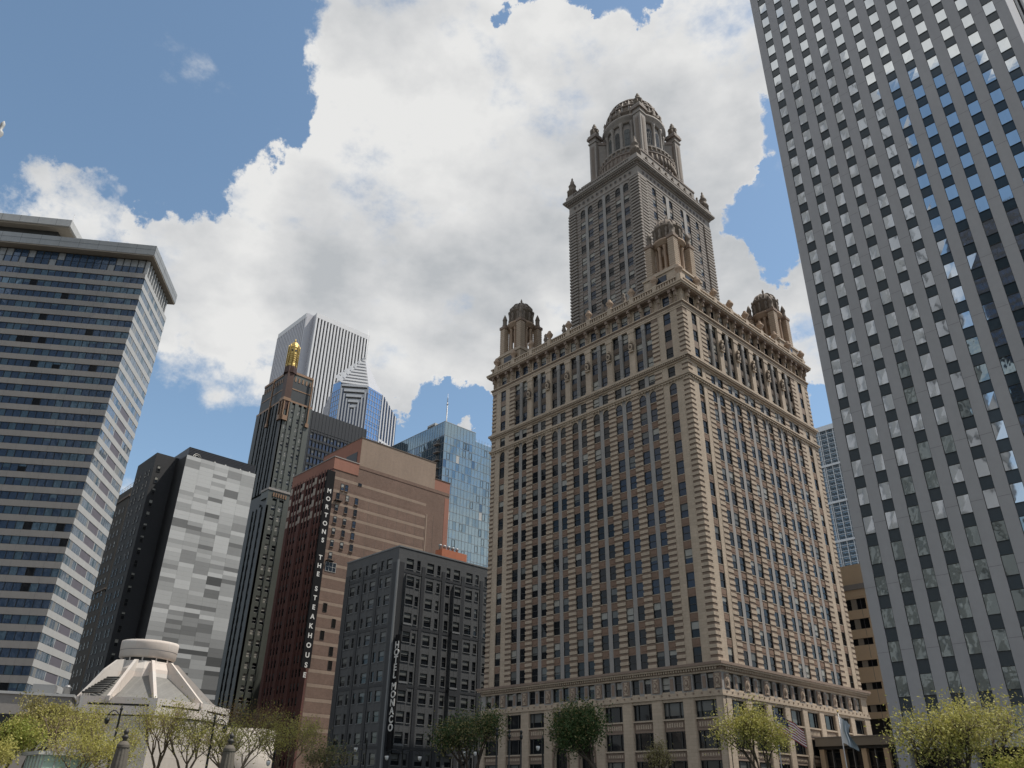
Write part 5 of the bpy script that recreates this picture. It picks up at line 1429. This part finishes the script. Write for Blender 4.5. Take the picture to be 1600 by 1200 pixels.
def tree_px(px,py,D,wpx,leaf,nl,lsz,seed,label,group='budding trees along the river edge',**k):
    p=at(px,py,D); cr=wpx/2/FPX*D*1.02
    return make_tree((p.x,p.y,0),p.z,cr,leaf,nl,lsz,seed,label=label,group=group,**k)
LT='leaf_'
tree_px(62,1086,92,115,LT+'olive',9000,.16,1,'olive-yellow budding tree in front of the low stone wing left of the white church',second=LT+'yellow')
tree_px(8,1125,80,90,LT+'lime',7000,.14,2,'bright yellow-green tree cut off by the left edge',second=LT+'yellow')
tree_px(-30,1150,70,120,LT+'yellow',5000,.13,21,'low yellow tree mostly outside the bottom left corner')
tree_px(142,1104,86,120,LT+'yellow',2400,.11,3,'thin upright yellow tree over the left end of the white church',bare=.2,spread=.35,up=1.2,clump=.9,bark='bark_light')
tree_px(205,1130,84,110,LT+'yellow',2600,.11,4,'sparse yellow tree behind the left stone pylon',bare=.3,spread=.35,up=1.3,clump=.9,bark='bark_light')
tree_px(252,1098,90,130,LT+'yellow',2400,.11,5,'tall sparse tree with dark branches before the middle of the white church',bare=.4,spread=.38,up=1.2,clump=.9,bark='bark_light')
tree_px(305,1120,88,130,LT+'yellow',2600,.11,6,'thin leafing tree before the right part of the white church',bare=.35,spread=.38,up=1.2,clump=.9,bark='bark_light')
tree_px(398,1106,96,140,LT+'bud',3600,.11,7,'bare brownish tree with yellow lower twigs right of the white church',second=LT+'yellow',bare=.25,clump=.9,bark='bark_light')
tree_px(372,1140,78,120,LT+'yellow',3000,.11,8,'low yellow tree beside the right stone pylon',bare=.2,clump=.9,bark='bark_light')
tree_px(462,1122,100,110,LT+'yellow',5200,.12,9,'yellow leafing tree under the steakhouse sign',second=LT+'olive',clump=.9,bark='bark_light')
tree_px(505,1166,92,60,LT+'olive',2600,.12,10,'low olive tree at the foot of the slate grey hotel, left side',second=LT+'green',clump=.9,bark='bark_light')
tree_px(120,1150,74,120,LT+'yellow',4200,.11,16,'low yellow-green tree in front of the green kiosk',bare=.1,clump=.9,bark='bark_light')
tree_px(738,1120,88,84,LT+'green',7500,.15,11,'dark green tree between the slate grey hotel and the terracotta skyscraper',second=LT+'olive',name='leafy_tree',th=.1,up=.5,spread=.7,clump=1.1,bare=.2)
tree_px(940,1110,80,115,LT+'green',11000,.15,12,'wide dark green tree in front of the arched entrance',second=LT+'olive',name='leafy_tree',th=.1,up=.5,spread=.7,clump=1.1,bare=.2)
tree_px(1015,1158,84,50,LT+'olive',1800,.11,17,'small thin tree right of the wide dark green tree',bare=.3,name='leafy_tree',th=.1,up=.5,spread=.7)
tree_px(1183,1108,66,105,LT+'yellow',6500,.12,13,'yellow-green tree in front of the corner of the terracotta skyscraper',second=LT+'olive',th=.12,up=.5,clump=.8)
tree_px(1498,1110,46,165,LT+'yellow',9000,.095,14,'yellow-green tree in front of the marble tower',second=LT+'olive',th=.12,up=.5,clump=.8)
tree_px(1590,1160,44,90,LT+'yellow',4200,.095,15,'low yellow-green tree at the bottom right corner',second=LT+'lime')
# ------------------------------------------------------------ street furniture
def pylon(px,label):
    D=40; s=at(px,1166,D); x,y=s.x,s.y
    e=empty('stone_pylon',(x,y,0),label,'pylon','fluted stone pylons with finials')
    m=MB(); n=48; prof=[(.42,0),(.40,.9),(.31,2.6),(.245,3.25)]
    for i in range(len(prof)-1):
        k=len(m.v)
        for r_,z in (prof[i],prof[i+1]):
            for j in range(n):
                a=2*math.pi*j/n; q=r_*(1-.07*(j%4==0)-.03*(j%4==1 or j%4==3)); m.v.append((x+q*math.cos(a),y+q*math.sin(a),z))
        for j in range(n): m.f.append([k+j,k+(j+1)%n,k+n+(j+1)%n,k+n+j]); m.m.append(m.mi('pylon_stone')); m.sm.append(False)
    obj('shaft',m,e)
    m=MB(); m.lathe(x,y,[(.25,3.22),(.27,3.26),(.25,3.30),(.26,3.33),(.235,3.38),(.17,3.46),(.12,3.5)],'pylon_stone',24); obj('cap',m,e); m=MB(); m.box(x-.7,x+.7,y-.7,y+.7,0,.35,'pylon_stone'); obj('plinth',m,e)
    m=MB(); m.lathe(x,y,[(.09,3.5),(.075,3.56),(.12,3.62),(.15,3.67),(.10,3.72),(.055,3.76),(.08,3.79),(.11,3.85),(.10,3.91),(.05,3.96),(.035,3.98),(.02,4.03)],'pylon_metal',16); obj('finial',m,e)
pylon(192.5,'left fluted stone pylon with a ball finial in front of the white church')
pylon(359.5,'right fluted stone pylon with a ball finial beside the curved white church wing')
def lamp_arms(px,py,D,label,arms,globe='lamp_globe',name='street_lamp',pole=.09,lantern=False):
    p=at(px,py,D); x,y,h=p.x,p.y,p.z
    e=empty(name,(x,y,0),label,'street lamp','double-arm street lamps')
    m=MB(); m.lathe(x,y,[(.22,0),(.2,.9),(pole*1.3,1.1),(pole,h*.7),(pole*.75,h-.35),(pole*1.4,h-.3),(pole*1.4,h-.2),(.05,h-.1),(.07,h-.03),(.02,h+.05)],'iron_black',10); obj('post',m,e)
    for (dx,dz,L) in arms:
        d=Vector((CR.x,CR.y,0)).normalized()*(1 if dx>0 else -1)
        a=MB(); s=Vector((x,y,h-.8)); prev=s
        for i in range(1,6):
            t=i/5; q=s+d*L*t+Vector((0,0,.45*math.sin(t*math.pi*.9))); a.tube(prev,q,.045,.035,'iron_black',5); prev=q
        a.tube(prev,prev-Vector((0,0,.25)),.03,.03,'iron_black',5)
        ao=obj('arm',a,e)
        g=MB(); q=prev-Vector((0,0,.25)); g.lathe(q.x,q.y,[(.12,q.z),(.2,q.z-.08)],'iron_black',10); g.lathe(q.x,q.y,[(.2,q.z-.08),(.21,q.z-.2),(.15,q.z-.42),(.05,q.z-.52)],'iron_black' if lantern else globe,12); obj('lantern',g,ao)
lamp_arms(574,1153,95,'tall double-arm lamp before the left half of the slate grey hotel',[(-1,0,1.15),(1,0,.01)][:1])
lamp_arms(630,1166,95,'double-arm lamp with white globes below the vertical hotel sign',[(-1,0,1.7),(1,0,1.9)])
lamp_arms(519,1168,97,'single-arm lamp with a white globe at the left foot of the slate grey hotel',[(-1,0,.5)])
lamp_arms(735,1160,100,'lamp with two white globes inside the dark green tree by the slate grey hotel',[(-1,0,.6),(1,0,.6)])
lamp_arms(191,1103,78,'dark lamp mast with a left arm in front of the white church',[(-1,0,1.0)],lantern=True)
lamp_arms(337,1117,78,'dark lamp mast with a hanging lantern on its right arm before the white church',[(1,0,1.0)],lantern=True)
def ball_post(px,py,label):
    p=at(px,py,86); x,y,h=p.x,p.y,p.z
    e=empty('ball_top_post',(x,y,0),label,'post','black posts with ball tops')
    m=MB(); m.lathe(x,y,[(.16,0),(.15,.8),(.085,1.0),(.07,h-.8)],'iron_black',8); obj('post',m,e)
    m=MB(); m.lathe(x,y,[(.07,h-.8),(.15,h-.7),(.16,h-.45),(.09,h-.38),(.07,h-.3),(.12,h-.22),(.15,h-.1),(.1,h),(.02,h+.05)],'iron_black',10); obj('ball_top',m,e)
ball_post(776.6,1138,'leftmost black ball-topped post before the skyscraper base')
ball_post(796,1141,'middle of the three black ball-topped posts')
ball_post(814.4,1142,'rightmost of the three black ball-topped posts')
lamp_arms(848,1150,90,'slim lamp left of the arched entrance',[(-1,0,.5)])
lamp_arms(430,1172,88,'lamp hidden among the yellow trees under the steakhouse sign',[(-1,0,.5)])
# flags
def flag(px,py,D,W,H,label,kind,droop,name,pxb):
    p=at(px,py,D); x,y,h=p.x,p.y,p.z
    e=empty('flagpole',(x,y,0),label,'flagpole'); 
    m=MB(); m.tube((x,y,0),(x,y,h+.3),.06,.04,'metal_grey',8); m.lathe(x,y,[(.03,h+.3),(.09,h+.38),(.03,h+.48)],'gold_leaf',8); obj('pole',m,e)
    d=Vector((CR.x,CR.y,0)).normalized(); nrm=Vector((CF.x,CF.y,0)).normalized()
    f=MB(); nu,nv=26,13
    def P(i,j):
        u=i/nu; v=j/nv
        q=Vector((x,y,h))+d*(.05+W*u*droop[0])+Vector((0,0,-H*v-droop[1]*u*W+ .0))+nrm*(.16*math.sin(u*9+v*1.5)*(.3+u))+Vector((0,0,.05*math.sin(u*11)))
        if kind=='city': q+=d*(-.25*u*math.sin(v*5))
        return q
    for j in range(nv):
        for i in range(nu):
            if kind=='us': mm='flag_blue' if (i<nu*.4 and j<7) else ('flag_red' if j%2==0 else 'flag_white')
            else: mm='flag_white' if (j in (0,1,2,5,6,7,10,11,12)) and False else ('flag_white' if i<nu*.3 else 'flag_sky')
            f.face([P(i,j),P(i+1,j),P(i+1,j+1),P(i,j+1)],mm,True)
    if kind=='us':
        for a in range(6):
            for b in range(5):
                i=(.35+a*1.65)/nu*nu; jj=.6+b*1.3
                c=P(i+.3,jj)-nrm*.02; s_=.02; f.face([c+d*s_,c+Vector((0,0,s_)),c-d*s_,c-Vector((0,0,s_))],'flag_white')
                c=P(i+.3,jj)+nrm*.02; f.face([c+d*s_,c+Vector((0,0,s_)),c-d*s_,c-Vector((0,0,s_))],'flag_white')
    fl=obj(name,f,None,loc=(x,y,h)); tag(fl,'red, white and blue striped flag blowing to the right before the skyscraper base' if kind=='us' else 'pale blue and white flag hanging limp before the lobby annex','flag')
flag(1210,1112,72,2.6,1.35,'flagpole carrying the striped flag','us',(.82,.5),'striped_flag',0)
flag(1310,1120,72,1.5,1.9,'grey flagpole carrying the pale blue flag','city',(.55,.35),'pale_blue_flag',0)
def kiosk():
    p=at(95,1176,76); x,y,h=p.x,p.y,p.z
    e=empty('green_kiosk',(x,y,0),'pale green glass kiosk behind the low trees at bottom left','kiosk')
    m=MB(); m.box(x-2.2,x+1.8,y-1.8,y+1.8,.2,h-.25,'kiosk_green'); obj('body',m,e)
    m=MB(); m.box(x-2.5,x+2.1,y-2.1,y+2.1,h-.25,h,'frame_light'); obj('roof',m,e)
    m=MB()
    for f,L in ((Fr((x+1.8,y-1.8),(0,1),(1,0)),3.6),(Fr((x+1.8,y-1.8),(-1,0),(0,-1)),4)):
        u=.15
        while u<L: m.fbox(f,u,u+.08,0,.05,.2,h-.25,'frame_light'); u+=.85
        m.fbox(f,0,L,.0,.04,h-1.6,h-1.5,'frame_light')
        u=.25
        while u<L-.7: m.fbox(f,u+.05,u+.7,.0,.02,1.0,h-1.7,'apart_glass'); u+=.85
    obj('glazing_bars',m,e)
kiosk()
# ------------------------------------------------------------ unseen towers added on the near bank for the windows opposite to mirror
def near_bank():
    B=Building('unseen_silver_tower',(-95,-85,0),'tall silver glass tower out of view on the near bank, added to be mirrored in the marble tower windows')
    m=B['body']; m.box(-118,-70,-118,-62,0,285,'pru_grey'); 
    for i in range(10): m.fbox(Fr((-118,-62),(1,0),(0,1)),i*5,i*5+2.0,0,.8,0,285,'metal_grey')
    for i in range(18): m.box(-118.2,-69.8,-118.2,-61.8,i*15.6,i*15.6+2.2,'metal_grey')
    B.done()
    B=Building('unseen_dark_slab',(-35,-110,0),'dark bronze office slab out of view on the near bank, added to be mirrored in the marble tower windows')
    m=B['body']; m.box(-58,-16,-135,-100,0,205,'office_glass')
    for i in range(29): m.box(-58.2+i*1.5,-57.9+i*1.5,-135.3,-99.7,0,206,'office_black')
    for i in range(52): m.box(-58.1,-15.9,-135.1,-99.9,i*3.9,i*3.9+1.3,'office_black')
    B.done()
    B=Building('unseen_round_tower',(15,-75,0),'round pale concrete tower with balconies out of view on the near bank, added to be mirrored in the marble tower windows')
    m=B['body']; m.lathe(15,-75,[(14,0),(14,165)],'office_glass',32)
    for i in range(54): m.lathe(15,-75,[(16.5,i*3),(16.5,i*3+1.1)],'concrete_band',32,smooth=True)
    B.done()
near_bank()
